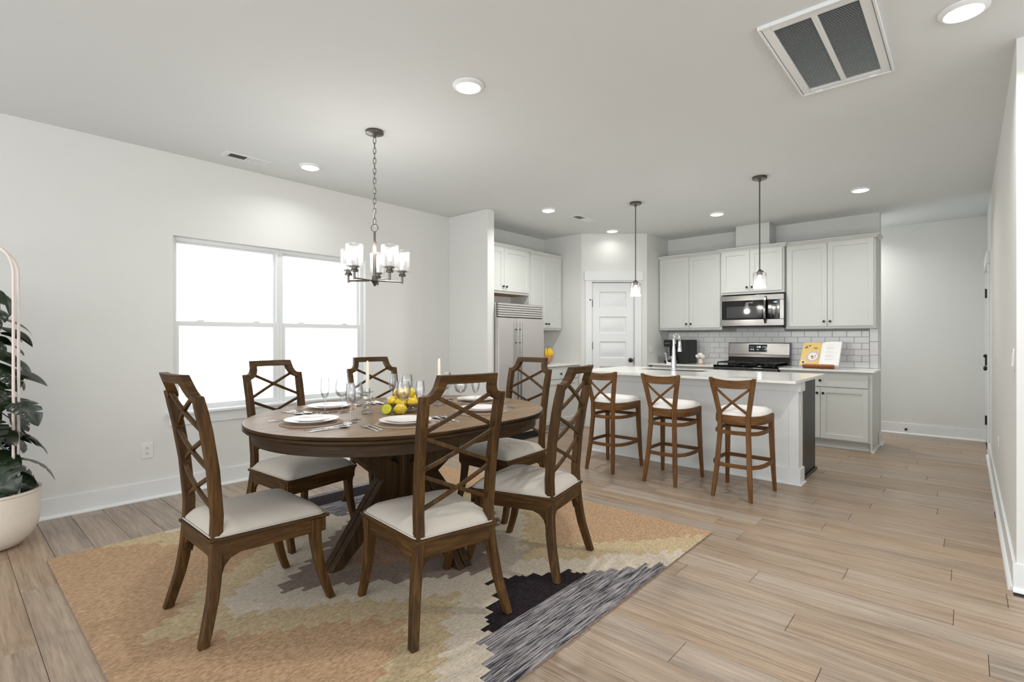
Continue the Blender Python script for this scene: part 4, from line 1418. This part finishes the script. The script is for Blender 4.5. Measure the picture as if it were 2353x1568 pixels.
def cushion(outline, z0, z1, zt, ins=(0.0, 0.006, 0.03, 0.075, 0.13)):
    """padded seat: outline(inset) -> ring"""
    hs = [z0, z1, z1 + (zt - z1) * 0.45, z1 + (zt - z1) * 0.78, zt - 0.004]
    rs = [[(x, y, z) for x, y in outline(i)] for i, z in zip(ins, hs)]
    last = outline(ins[-1] + 0.06)
    rs.append([(x, y, zt) for x, y in last])
    return MB().rings(rs, True, (True, True))


def make_chair(label):
    t = thing('dining_chair', label, 'chair', (0, 0, 0), 0, 'dining chairs around the oval table')
    W = M['chairwood']

    def wx_(z):
        K = [(0, 0.234), (0.15, 0.208), (0.35, 0.180), (0.43, 0.175), (1.0, 0.187), (1.1, 0.188)]
        for (a, q), (b, r) in zip(K, K[1:]):
            if z <= b:
                return q + (r - q) * (z - a) / (b - a)
        return K[-1][1]

    def tp(y):
        """half width of the tapering seat at y, relative to the front"""
        return 0.80 + 0.20 * (y + 0.245) / 0.495
    fr_ = MB()
    fr_.box(-0.228, 0.228, 0.213, 0.243, 0.325, 0.408).box(-0.17, 0.17, -0.24, -0.215, 0.332, 0.408)
    for s in (-1, 1):
        P = [(s * 0.244, 0.238), (s * 0.214, 0.238), (s * (0.244 * tp(-0.235) - 0.03), -0.235), (s * 0.244 * tp(-0.235), -0.235)]
        fr_.prism(P, 0.332, 0.408)
        # curved brackets under the rails, by the rear post
        poly = [(-0.2, 0.332), (-0.2, 0.25), (-0.188, 0.288), (-0.165, 0.315), (-0.12, 0.332)]
        fr_.prism(poly, -0.009, 0.009, T=lambda v, s=s: Vector((s * (0.226 * tp(v.x) + v.z), v.x, v.y)))
        poly = [(s * 0.165, 0.332), (s * 0.172, 0.27), (s * 0.154, 0.306), (s * 0.124, 0.332)]
        fr_.prism(poly, -0.236, -0.22, T=lambda v: Vector((v.x, v.z, v.y)))
    fr_.prism([(-0.252, 0.252), (0.252, 0.252), (0.252 * tp(-0.25), -0.25), (-0.252 * tp(-0.25), -0.25)], 0.396, 0.4105)
    fr_.build('seat_frame', M['chairrail'], t, bevel=0.003)

    def outl(i):
        return [(x * tp(y), y) for x, y in round_rect(0.243 - i, 0.240 - i, 0.035 + 0.3 * i, 0.002)]
    cu = cushion(outl, 0.411, 0.428, 0.480).build('seat', M['linen'], t, angle=60)
    MB().tube([(x * 1.008, y * 1.008, 0.416) for x, y in outl(0)], 0.0035, 6, closed=True).build('piping', M['linen'], cu)
    for s in (-1, 1):
        zs = [0.0, 0.05, 0.10, 0.16, 0.22, 0.30, 0.37, 0.44, 0.5, 0.6, 0.69, 0.78, 0.855, 0.93, 0.985, 1.006]
        rs = []
        for z in zs:
            wx = 0.034 if z < 0.1 else 0.036
            dy = 0.040 + 0.010 * min(1, z / 0.37) if z < 0.44 else 0.046
            if z > 0.97:
                dy = 0.042
            xc = s * wx_(z)
            rs.append([(xc - s * wx / 2, yb(z) - dy / 2, z), (xc + s * wx / 2, yb(z) - dy / 2, z), (xc + s * wx / 2, yb(z) + dy / 2, z), (xc - s * wx / 2, yb(z) + dy / 2, z)])
        MB().rings(rs).build('rear_post', W, t, bevel=0.005)
        rs = []
        for z, y, w_ in ((0, 0.268, 0.034), (0.06, 0.246, 0.035), (0.12, 0.228, 0.037), (0.2, 0.209, 0.040), (0.28, 0.196, 0.044), (0.34, 0.191, 0.047), (0.395, 0.191, 0.048)):
            xc = s * (0.236 - 0.012 * min(1, z / 0.2))
            rs.append([(xc - 0.021 * w_ / 0.044, y - w_ / 2, z), (xc + 0.021 * w_ / 0.044, y - w_ / 2, z), (xc + 0.021 * w_ / 0.044, y + w_ / 2, z), (xc - 0.021 * w_ / 0.044, y + w_ / 2, z)])
        MB().rings(rs).build('front_leg', W, t, bevel=0.003)
    # crest: shoulders curve up into the top rail, all in one band
    cl = [(-0.2045, 0.990), (-0.172, 0.991), (-0.154, 0.999), (-0.140, 1.014), (-0.131, 1.034), (-0.127, 1.056), (-0.1245, 1.074)]
    cl = cl + [(0.0 if False else -x, z) for x, z in reversed(cl)]
    hw = [0.016, 0.017, 0.017, 0.018, 0.018, 0.018, 0.0185]
    hw = hw + hw[::-1]
    rs = []
    n = len(cl)
    for i, (x, z) in enumerate(cl):
        p0 = Vector(cl[max(i - 1, 0)]); p1 = Vector(cl[i]); p2 = Vector(cl[min(i + 1, n - 1)])
        d1 = (p1 - p0).normalized() if i > 0 else (p2 - p1).normalized()
        d2 = (p2 - p1).normalized() if i < n - 1 else d1
        nn = Vector((-(d1 + d2).y, (d1 + d2).x)).normalized()
        k = hw[i] / max(0.55, nn.dot(Vector((-d1.y, d1.x))))
        row = []
        for sd, dep in ((-1, -0.021), (1, -0.019), (1, 0.019), (-1, 0.021)):
            q = p1 + nn * k * sd
            row.append((q.x, yb(q.y) + dep, q.y))
        rs.append(row)
    # bow the rail backwards between the shoulders
    full = []
    for i in range(n - 1):
        m = 6 if abs(cl[i][0] - cl[i + 1][0]) > 0.1 else 1
        for j in range(m):
            tt = j / m
            full.append([tuple(a_ + (b_ - a_) * tt for a_, b_ in zip(pa, pb)) for pa, pb in zip(rs[i], rs[i + 1])])
    full.append(rs[-1])
    full = [[(x, y - 0.022 * max(0.0, 1 - (x / 0.142) ** 2), z) for x, y, z in r_] for r_ in full]
    MB().rings(full).build('crest_rail', M['chairrail'], t, bevel=0.004)
    bars = [((-0.137, 1.002), (0.174, 0.852)), ((0.137, 1.002), (-0.174, 0.852)),
            ((-0.172, 0.832), (0.169, 0.690)), ((0.172, 0.832), (-0.169, 0.690)),
            ((-0.168, 0.670), (0.164, 0.525)), ((0.168, 0.670), (-0.164, 0.525))]
    for i, ((xa, za), (xb_, zb2)) in enumerate(bars):
        off = 0.004 if i % 2 else -0.004
        pth = []
        for j in range(9):
            tt = j / 8
            x, z = xa + (xb_ - xa) * tt, za + (zb2 - za) * tt
            pth.append((x, yb(z) + off - 0.012 * (1 - (x / 0.178) ** 2), z))
        MB().sweep(pth, rect(0.017, 0.016), up=(0, 1, 0)).build('lattice_bar', W, t, bevel=0.003)
    return t


chairs = [
    ('A', (-2.52, 0.995), 0, 'lattice-back dining chair at the table end farthest from the kitchen'),
    ('B', (-1.878, 1.547), 78.7, 'lattice-back dining chair on the open-floor side, farther from the bar stools'),
    ('C', (-1.88, 2.265), 102, 'lattice-back dining chair on the open-floor side, nearest the bar stools'),
    ('D', (-2.555, 2.80), 180, 'lattice-back dining chair at the table end nearest the fridge'),
    ('E', (-3.22, 1.562), -81, 'lattice-back dining chair on the window side, nearest the potted plant'),
    ('F', (-3.25, 2.268), -98, 'lattice-back dining chair on the window side, farther from the potted plant')]
proto = None
for k_, (x, y), rz, lb in chairs:
    if proto is None:
        proto = make_chair(lb); proto.location = (x, y, FZ); proto.rotation_euler = (0, 0, R(rz))
    else:
        dup(proto, (x, y, FZ), R(rz), lb)


# ---------------------------------------------------------------- bar stools
def make_stool(label):
    t = thing('bar_stool', label, 'stool', (0, 0, 0), 0, 'cross-back bar stools at the island')
    W = M['stoolwood']

    def px_(z):
        K = [(0, 0.143), (0.25, 0.122), (0.5, 0.108), (0.64, 0.108), (0.8, 0.135), (0.95, 0.165)]
        for (a, p), (b, q) in zip(K, K[1:]):
            if z <= b:
                return p + (q - p) * (z - a) / (b - a)
        return K[-1][1]

    def py_(z):
        K = [(0, -0.235), (0.25, -0.198), (0.5, -0.175), (0.64, -0.175), (0.8, -0.20), (0.95, -0.225)]
        for (a, p), (b, q) in zip(K, K[1:]):
            if z <= b:
                return p + (q - p) * (z - a) / (b - a)
        return K[-1][1]
    for s in (-1, 1):
        rs = []
        for z in (0, 0.12, 0.25, 0.38, 0.5, 0.58, 0.64, 0.7, 0.8, 0.88, 0.925, 0.94, 0.945):
            w_ = 0.026 if z == 0 else 0.033 if z < 0.9 else 0.03 if z < 0.942 else 0.018
            xc, yc = s * px_(z), py_(z)
            rs.append([(xc - w_ / 2, yc - w_ / 2, z), (xc + w_ / 2, yc - w_ / 2, z), (xc + w_ / 2, yc + w_ / 2, z), (xc - w_ / 2, yc + w_ / 2, z)])
        MB().rings(rs).build('rear_post', W, t, bevel=0.005)
        rs = []
        for z, x, y, w_ in ((0, 0.19, 0.235, 0.026), (0.2, 0.182, 0.217, 0.032), (0.4, 0.176, 0.205, 0.036), (0.575, 0.172, 0.198, 0.038), (0.64, 0.172, 0.198, 0.038)):
            rs.append([(s * x - w_ / 2, y - w_ / 2, z), (s * x + w_ / 2, y - w_ / 2, z), (s * x + w_ / 2, y + w_ / 2, z), (s * x - w_ / 2, y + w_ / 2, z)])
        MB().rings(rs).build('front_leg', W, t, bevel=0.004)

    def dshape(i, rear=-0.185, front=0.205, half=0.188, rw=0.12):
        P = [(half - i, front - i), (-half + i, front - i)]
        side = [(-half - 0.004, 0.08), (-half - 0.002, 0.0), (-half + 0.012, -0.08), (-half + 0.045, -0.145), (-rw + 0.03, rear)]
        side = [(x + i * (1 if x < 0 else -1) * 1.0, y + (i if y < -0.1 else 0)) for x, y in side]
        mid = [(0.0, rear - 0.012 + i)]
        return P + side + mid + [(-x, y) for x, y in reversed(side)]
    sf = MB()
    rs = [[(x, y, z) for x, y in dshape(i)] for i, z in ((0.004, 0.575), (0.0, 0.58), (0.0, 0.640), (0.004, 0.645))]
    sf.rings(rs).build('seat_frame', M['stoolrail'], t, angle=40)

    def outl(i):
        k = 1 - (0.008 + i) / 0.19
        return [(x * k, (y - 0.01) * k + 0.01) for x, y in dshape(0.0)]
    cushion(outl, 0.645, 0.664, 0.702, (0.0, -0.002, 0.012, 0.035, 0.07)).build('seat', M['white_seat'], t, angle=60)
    for z, k in ((0.51, 1.0), (0.255, 1.09)):
        P = [(0.172 * k, 0.196 * k), (-0.172 * k, 0.196 * k)]
        side = [(-0.176 * k, 0.05), (-0.172 * k, -0.04), (-0.158 * k, -0.11 * k), (-px_(z) - 0.005, py_(z) + 0.0)]
        path = P + side + [(0, py_(z) - 0.014)] + [(-x, y) for x, y in reversed(side)]
        MB().sweep([(x, y, z) for x, y in path], rect(0.017, 0.03), closed=True).build('rung_ring', M['stoolrail'], t, bevel=0.003)
    # back: crest rail and crossed bars
    rs = []
    for j in range(11):
        u = -1 + 2 * j / 10
        z = 0.885
        x = u * (px_(z) - 0.01); bow = -0.03 * (1 - u * u)
        zt_ = 0.936 - 0.012 * (1 - u * u); zb3 = 0.866 - 0.006 * (1 - u * u)
        y = py_(z) + bow
        rs.append([(x, y - 0.011, zb3), (x, y - 0.011, zt_), (x, y + 0.011, zt_), (x, y + 0.011, zb3)])
    MB().rings(rs).build('crest_rail', M['stoolrail'], t, bevel=0.004)
    for s in (-1, 1):
        pth = []
        for j in range(9):
            u = j / 8
            z = 0.862 - 0.195 * u
            x = s * ((px_(0.86) - 0.016) * (1 - u) + (-px_(0.67) + 0.012) * u)
            pth.append((x, py_(z) - 0.022 * (1 - (2 * u - 1) ** 2) + 0.003 * s, z))
        MB().sweep(pth, rect(0.019, 0.014), up=(0, 1, 0)).build('cross_bar', W, t, bevel=0.003)
    return t


s0 = make_stool('cross-back wooden bar stool nearest the dark end of the island'); s0.location = (-1.368, 4.345, 0)
dup(s0, (-1.975, 4.367, 0), 0, 'cross-back wooden bar stool between the other two bar stools')
dup(s0, (-2.585, 4.385, 0), 0, 'cross-back wooden bar stool nearest the fridge and the dining table')

# ---------------------------------------------------------------- table setting
TT = TH + 0.0004


def lathe_thing(name, prof, mat, n=32):
    return MB().lathe(prof, n).mesh(name, mat, 40)


pm_mesh = lathe_thing('placemat', [(0, 0), (0.155, 0), (0.157, 0.0015), (0.155, 0.003), (0, 0.003)], M['placemat'], 40)
dp_mesh = lathe_thing('dinner_plate', [(0, 0.0), (0.075, 0.0), (0.082, 0.002), (0.11, 0.012), (0.133, 0.019), (0.134, 0.021), (0.131, 0.022), (0.108, 0.016), (0.08, 0.007), (0, 0.006)], M['porcelain'], 44)
sp_mesh = lathe_thing('side_plate', [(0, 0.0), (0.055, 0.0), (0.06, 0.002), (0.085, 0.010), (0.1, 0.0155), (0.101, 0.017), (0.098, 0.018), (0.083, 0.0135), (0.06, 0.006), (0, 0.005)], M['porcelain'], 44)


def foot_stem(h_):
    return [(0, 0.0), (0.033, 0.0), (0.034, 0.0012), (0.028, 0.003), (0.008, 0.007), (0.0042, 0.016), (0.0036, h_ * 0.6), (0.0045, h_)]


fl_prof = foot_stem(0.082) + [(0.010, 0.088), (0.019, 0.105), (0.0255, 0.135), (0.026, 0.165), (0.0225, 0.205), (0.0215, 0.205), (0.025, 0.165), (0.0245, 0.136), (0.018, 0.107), (0.008, 0.092), (0, 0.090)]
wn_prof = foot_stem(0.088) + [(0.012, 0.092), (0.028, 0.102), (0.0385, 0.122), (0.0415, 0.142), (0.040, 0.165), (0.033, 0.20), (0.0322, 0.20), (0.039, 0.165), (0.0405, 0.142), (0.0375, 0.123), (0.027, 0.104), (0.010, 0.096), (0, 0.095)]
fl_mesh = lathe_thing('champagne_flute', fl_prof, M['glassware'], 24)
wn_mesh = lathe_thing('wine_glass', wn_prof, M['glassware'], 28)


def strip(pts, th_=0.0022):
    """flat piece of cutlery from (y, halfwidth, z) stations"""
    return MB().rings([[(-w_, y, z), (w_, y, z), (w_ * 0.8, y, z + th_), (-w_ * 0.8, y, z + th_)] for y, w_, z in pts])


fk = strip([(-0.10, 0.006, 0.0), (-0.085, 0.0085, 0.0005), (-0.02, 0.0055, 0.003), (0.02, 0.0035, 0.005), (0.04, 0.004, 0.004), (0.05, 0.010, 0.003), (0.058, 0.0115, 0.003)])
for k in range(4):
    xc = -0.0096 + 0.0064 * k
    fk.rings([[(xc - w_, y, z), (xc + w_, y, z), (xc + w_, y, z + 0.002), (xc - w_, y, z + 0.002)] for y, w_, z in ((0.057, 0.0019, 0.003), (0.085, 0.0016, 0.006), (0.100, 0.0008, 0.004))])
fk_mesh = fk.mesh('fork', M['silver'], 40)
kn = strip([(-0.11, 0.007, 0.0), (-0.10, 0.0085, 0.0), (-0.02, 0.0075, 0.0), (0.0, 0.007, 0.0), (0.01, 0.0085, 0.0), (0.07, 0.0095, 0.0), (0.105, 0.007, 0.0), (0.118, 0.001, 0.0)], 0.003)
kn_mesh = kn.mesh('knife', M['silver'], 40)
so_ = strip([(-0.10, 0.006, 0.0), (-0.085, 0.008, 0.0005), (-0.02, 0.005, 0.003), (0.03, 0.0035, 0.005), (0.045, 0.005, 0.0045)])
rs = []
for i, (ry, z) in enumerate(((1.0, 0.0055), (0.75, 0.0028), (0.4, 0.001), (0.08, 0.0005))):
    rs.append([(0.0195 * ry * cos(a), 0.073 + 0.031 * ry * sin(a), z) for a in [2 * pi * k / 18 for k in range(18)]])
rs2 = [[(x, y, z + 0.0015) for x, y, z in r_] for r_ in rs]
so_.rings(rs[::-1] + rs2, True, (True, True))
sp2_mesh = so_.mesh('spoon', M['silver'], 50)

settings = [
    ('A', (-2.547, 1.300), 90, 'at the table end away from the kitchen'),
    ('B', (-2.165, 1.612), 168.7, 'at the open-floor seat farther from the bar stools'),
    ('C', (-2.195, 2.194), 193.8, 'at the open-floor seat nearest the bar stools'),
    ('D', (-2.565, 2.510), 270, 'at the table end nearest the fridge'),
    ('E', (-2.980, 1.640), 11.3, 'at the window-side seat nearest the potted plant'),
    ('F', (-2.945, 2.195), -13.8, 'at the window-side seat farther from the potted plant')]


def put(name, me, x, y, z, rz, label, cat, group):
    o = bpy.data.objects.new(name, me); COL.objects.link(o)
    o.location = (x, y, z); o.rotation_euler = (0, 0, rz)
    return tag(o, label, cat, group)


for key, (px, py), ang, where in settings:
    f = Vector((cos(R(ang)), sin(R(ang)))); r_ = Vector((sin(R(ang)), -cos(R(ang))))
    rz = R(ang - 90)

    def at(fw, rt):
        return px + f.x * fw + r_.x * rt, py + f.y * fw + r_.y * rt
    put('placemat', pm_mesh, px, py, TT, 0, 'round woven taupe placemat ' + where, 'placemat', 'round placemats')
    put('dinner_plate', dp_mesh, px, py, TT + 0.0034, 0, 'large white dinner plate ' + where, 'plate', 'dinner plates')
    put('side_plate', sp_mesh, px, py, TT + 0.0104, 0, 'small white plate on the dinner plate ' + where, 'plate', 'stacked small plates')
    x, y = at(-0.015, -0.178)
    put('fork', fk_mesh, x, y, TT, rz + R(3), 'dinner fork beside the placemat ' + where, 'fork', 'table forks')
    x, y = at(-0.04, -0.207)
    put('fork', fk_mesh, x, y, TT, rz + R(2), 'outer salad fork, farther from the plate, ' + where, 'fork', 'table forks')
    x, y = at(-0.015, 0.175)
    put('knife', kn_mesh, x, y, TT, rz, 'table knife beside the placemat ' + where, 'knife', 'table knives')
    x, y = at(-0.01, 0.207)
    put('spoon', sp2_mesh, x, y, TT, rz, 'soup spoon beside the knife ' + where, 'spoon', 'table spoons')
    x, y = at(-0.035, 0.249)
    put('spoon', sp2_mesh, x, y, TT, rz - R(3), 'outer spoon, farthest from the plate, ' + where, 'spoon', 'table spoons')
    x, y = at(0.135, 0.150)
    put('champagne_flute', fl_mesh, x, y, TT, 0, 'slim champagne flute ' + where, 'glass', 'champagne flutes')
    x, y = at(0.205, 0.082)
    put('wine_glass', wn_mesh, x, y, TT, 0, 'rounded wine glass ' + where, 'glass', 'wine glasses')


def candle(x, y, label_h, label_c):
    t = thing('candle_holder', label_h, 'candle holder', (x, y, TT), R(20), 'crystal candle holders')
    z = 0.0
    MB().box(-0.026, 0.026, -0.026, 0.026, 0.0, 0.02).build('foot', M['crystal'], t, bevel=0.004)
    for k, s in enumerate((0.019, 0.017, 0.019)):
        z0 = 0.0202 + k * 0.03
        MB().box(-s, s, -s, s, z0, z0 + 0.0296).build('cube', M['crystal'], t, bevel=0.006)
    MB().lathe([(0, 0.110), (0.012, 0.110), (0.014, 0.118), (0.034, 0.126), (0.035, 0.129), (0.016, 0.128), (0.015, 0.148), (0.0125, 0.148), (0.0125, 0.128), (0, 0.128)], 20).build('drip_cup', M['crystal'], t)
    c = MB().lathe([(0, 0.0), (0.0112, 0.0), (0.0104, 0.06), (0.0086, 0.165), (0.005, 0.178), (0, 0.182)], 16).build('taper_candle', M['wax'], loc=(x, y, TT + 0.1285))
    tag(c, label_c, 'candle', 'taper candles')
    MB().tube([(0, 0, 0.181), (0.001, 0, 0.19)], 0.001, 5).build('wick', M['blackmatte'], c)


candle(-2.615, 1.675, 'stacked-cube crystal candle holder by the cut lime', 'ivory taper candle in the crystal holder by the cut lime')
candle(-2.60, 2.205, 'stacked-cube crystal candle holder nearer the fridge end', 'ivory taper candle in the crystal holder nearer the fridge end')

# fruit bowl with lemons
BX, BYY = -2.548, 1.895
gb = MB().lathe([(0, 0), (0.05, 0), (0.055, 0.003), (0.10, 0.022), (0.124, 0.055), (0.122, 0.056), (0.098, 0.026), (0.05, 0.008), (0, 0.007)], 40).build('fruit_bowl', M['glassware'], loc=(BX, BYY, TT))
tag(gb, 'wide clear glass bowl of lemons in the table centre', 'bowl')


def lemon_mesh():
    prof = [(0, -0.039), (0.006, -0.037), (0.012, -0.033), (0.022, -0.026), (0.029, -0.015), (0.0315, 0.0), (0.029, 0.016), (0.022, 0.026), (0.011, 0.033), (0.006, 0.038), (0, 0.040)]
    return MB().lathe(prof, 18).mesh('lemon', M['lemon'], 80)


lm_me = lemon_mesh()
rv = cos(R(YAW)), sin(R(YAW))                 # towards the camera's right
fv = -sin(R(YAW)), cos(R(YAW))                # away from the camera
lem = []
for k, lb in enumerate(('lemon at the bowl rim facing the bar stools', 'lemon at the far bowl rim toward the fridge', 'lemon at the far bowl rim by the second candle', 'lemon at the bowl rim facing the window',
                        'lemon by the cut lime, low at the bowl edge', 'lemon at the front bowl rim, between two lower lemons', 'lemon at the bowl rim facing the open floor')):
    a_ = 2 * pi * k / 7 + 0.1
    lem.append((0.081 * cos(a_), 0.081 * sin(a_), 0.058, lb))
lem.append((0.0, 0.0, 0.042, 'lemon buried in the middle of the bowl'))
for k, lb in enumerate(('upper lemon of the pile, over the open-floor side', 'topmost lemon at the back of the pile', 'upper lemon of the pile, over the cut lime side')):
    a_ = 2 * pi * k / 3 - 0.6
    lem.append((0.041 * cos(a_), 0.041 * sin(a_), 0.112, lb))
for k, (a, b, z, lb) in enumerate(lem):
    x, y = BX + rv[0] * a + fv[0] * b, BYY + rv[1] * a + fv[1] * b
    o = put('lemon', lm_me, x, y, TT + z, 0, lb, 'lemon', 'lemons in and by the glass bowl')
    o.rotation_euler = (R(70 + 40 * rnd.random()), R(40 * (rnd.random() - 0.5)), R(360 * rnd.random()))
    o.scale = (0.95, 0.95, 0.88)
o = put('lemon', lm_me, BX + rv[0] * 0.005 - fv[0] * 0.158, BYY + rv[1] * 0.005 - fv[1] * 0.158, TT + 0.0316, 0, 'whole lemon lying on the table in front of the glass bowl', 'lemon', 'lemons in and by the glass bowl')
o.rotation_euler = (R(90), 0, R(YAW - 75))
li = thing('cut_lime', 'half a green lime with its cut face showing, beside a lemon', 'lime', (BX - rv[0] * 0.078 - fv[0] * 0.150, BYY - rv[1] * 0.078 - fv[1] * 0.150, TT + 0.031), R(YAW))
MB().lathe([(0.030, 0.0), (0.0305, -0.006), (0.027, -0.02), (0.016, -0.032), (0.005, -0.038), (0, -0.039)], 24, axis='-y').build('peel', M['limeskin'], li)
MB().lathe([(0.0298, 0.0), (0.027, 0.0012), (0.0, 0.0016)], 24, axis='-y').build('cut_face', M['lime'], li)
for k in range(9):
    a = 2 * pi * k / 9
    sg = MB()
    P = [(0.004 * cos(a), 0.004 * sin(a)), (0.024 * cos(a - 0.28), 0.024 * sin(a - 0.28)), (0.0255 * cos(a), 0.0255 * sin(a)), (0.024 * cos(a + 0.28), 0.024 * sin(a + 0.28))]
    sg.prism(P, 0.0014, 0.0028, T=lambda v: Vector((v.x, -v.z, v.y)))
    sg.build('segment', M['lime'], li)
li.rotation_euler = (R(-18), 0, R(YAW - 12))

# ---------------------------------------------------------------- potted plant
PX, PY = -4.36, 0.205
pt = thing('planter', 'large speckled cream ceramic planter against the window wall', 'planter', (PX, PY, 0))
MB().lathe([(0, 0), (0.12, 0), (0.155, 0.012), (0.20, 0.06), (0.228, 0.12), (0.236, 0.18), (0.236, 0.318), (0.242, 0.326), (0.242, 0.338), (0.226, 0.338), (0.224, 0.32), (0.222, 0.28), (0, 0.28)], 48).build('pot', M['pot'], pt)
MB().lathe([(0.221, 0.300), (0.15, 0.312), (0.05, 0.318), (0, 0.318)], 32).build('potting_soil', M['soil'], pt)
ty = thing('plant_trellis', 'tall pale arched double-hoop trellis standing in the planter', 'trellis', (PX, PY, 0.30))


def hoop(ang, half, top):
    ca, sa = cos(ang), sin(ang)
    P = [(-half, 0.0), (-half, top - half)] + [(-half * cos(pi * k / 16), top - half + half * sin(pi * k / 16)) for k in range(1, 16)] + [(half, top - half), (half, 0.0)]
    return [(x * ca, x * sa, z) for x, z in P]


for da, hf, tp in ((R(YAW) + R(-7), 0.178, 1.515), (R(YAW) + R(7), 0.168, 1.50)):
    MB().tube(hoop(da, hf, tp), 0.0075, 16).build('hoop', M['trellis'], ty)
pl = thing('climbing_plant', 'dark glossy split-leaf plant climbing the trellis in the cream planter', 'plant', (PX, PY, 0.31))
for k in range(3):
    a = 2.1 * k
    MB().tube([(0.05 * cos(a + i * 0.5), 0.05 * sin(a + i * 0.5), 0.0 + 1.2 * i / 12) for i in range(13)], 0.007, 6).build('stem', M['stem'], pl)


def leaf_mesh(L_, W_, droop, split):
    nu, nv_ = (26, 3) if split else (12, 3)
    vs, fs = [], []
    for i in range(nu + 1):
        u = i / nu
        wd = W_ * (sin(pi * min(1.0, u * 0.93 + 0.07)) ** 0.7) * (1.0 - 0.22 * u)
        if i == nu:
            wd = 0.002
        sweep_ = 0.0
        if split and i in (8, 13, 18):
            wd *= 0.42                      # narrow slit between two lobes
        if split:
            sweep_ = 0.35
        ang = droop * u * u
        y = L_ * (u - 0.12 * droop * u * u * u)
        zc = L_ * (0.10 * sin(pi * u * 0.6) - 0.42 * droop * u * u)
        for j in range(-nv_, nv_ + 1):
            t_ = j / nv_
            vs.append((wd * t_, y + sweep_ * wd * abs(t_) * (1 - u), zc - wd * 0.35 * t_ * t_ + 0.25 * wd * abs(t_)))
    k = 2 * nv_ + 1
    for i in range(nu):
        for j in range(k - 1):
            a = i * k + j
            fs.append((a, a + 1, a + k + 1, a + k))
    mb = MB(); mb.add(vs, fs)
    mb.tube([(0, -0.10, -0.03), (0, -0.05, -0.005), (0, 0.01, 0.004)], 0.0028, 5)
    return mb.mesh('leaf', M['leaf'], 80)


lv = [leaf_mesh(0.19, 0.05, 0.9, False), leaf_mesh(0.23, 0.085, 0.8, True), leaf_mesh(0.15, 0.042, 1.1, False), leaf_mesh(0.26, 0.10, 1.0, True)]
rl = random.Random(21)
for k in range(104):
    u = k / 103
    z = 0.10 + 1.14 * u
    if rl.random() < 0.08:
        continue
    a = k * 2.39996 + rl.uniform(-0.4, 0.4)
    big = u < 0.62
    me = lv[rl.choice((1, 3, 0, 0, 1))] if big else lv[rl.choice((0, 2, 0))]
    rad = rl.uniform(0.05, 0.11) * (1.0 if big else 0.75)
    s = rl.uniform(0.95, 1.25) * (1.0 if big else 0.9 - 0.25 * (u - 0.62))
    o = bpy.data.objects.new('leaf', me); COL.objects.link(o); o.parent = pl
    # keep leaf tips off the wall
    d = Vector((cos(a), sin(a)))
    if d.x < -0.55:
        s *= 0.7
        rad *= 0.6
    o.location = (d.x * rad, d.y * rad, z)
    o.rotation_euler = (R(rl.uniform(-70, -8)), R(rl.uniform(-35, 35)), a - pi / 2)
    o.scale = (s, s, s)
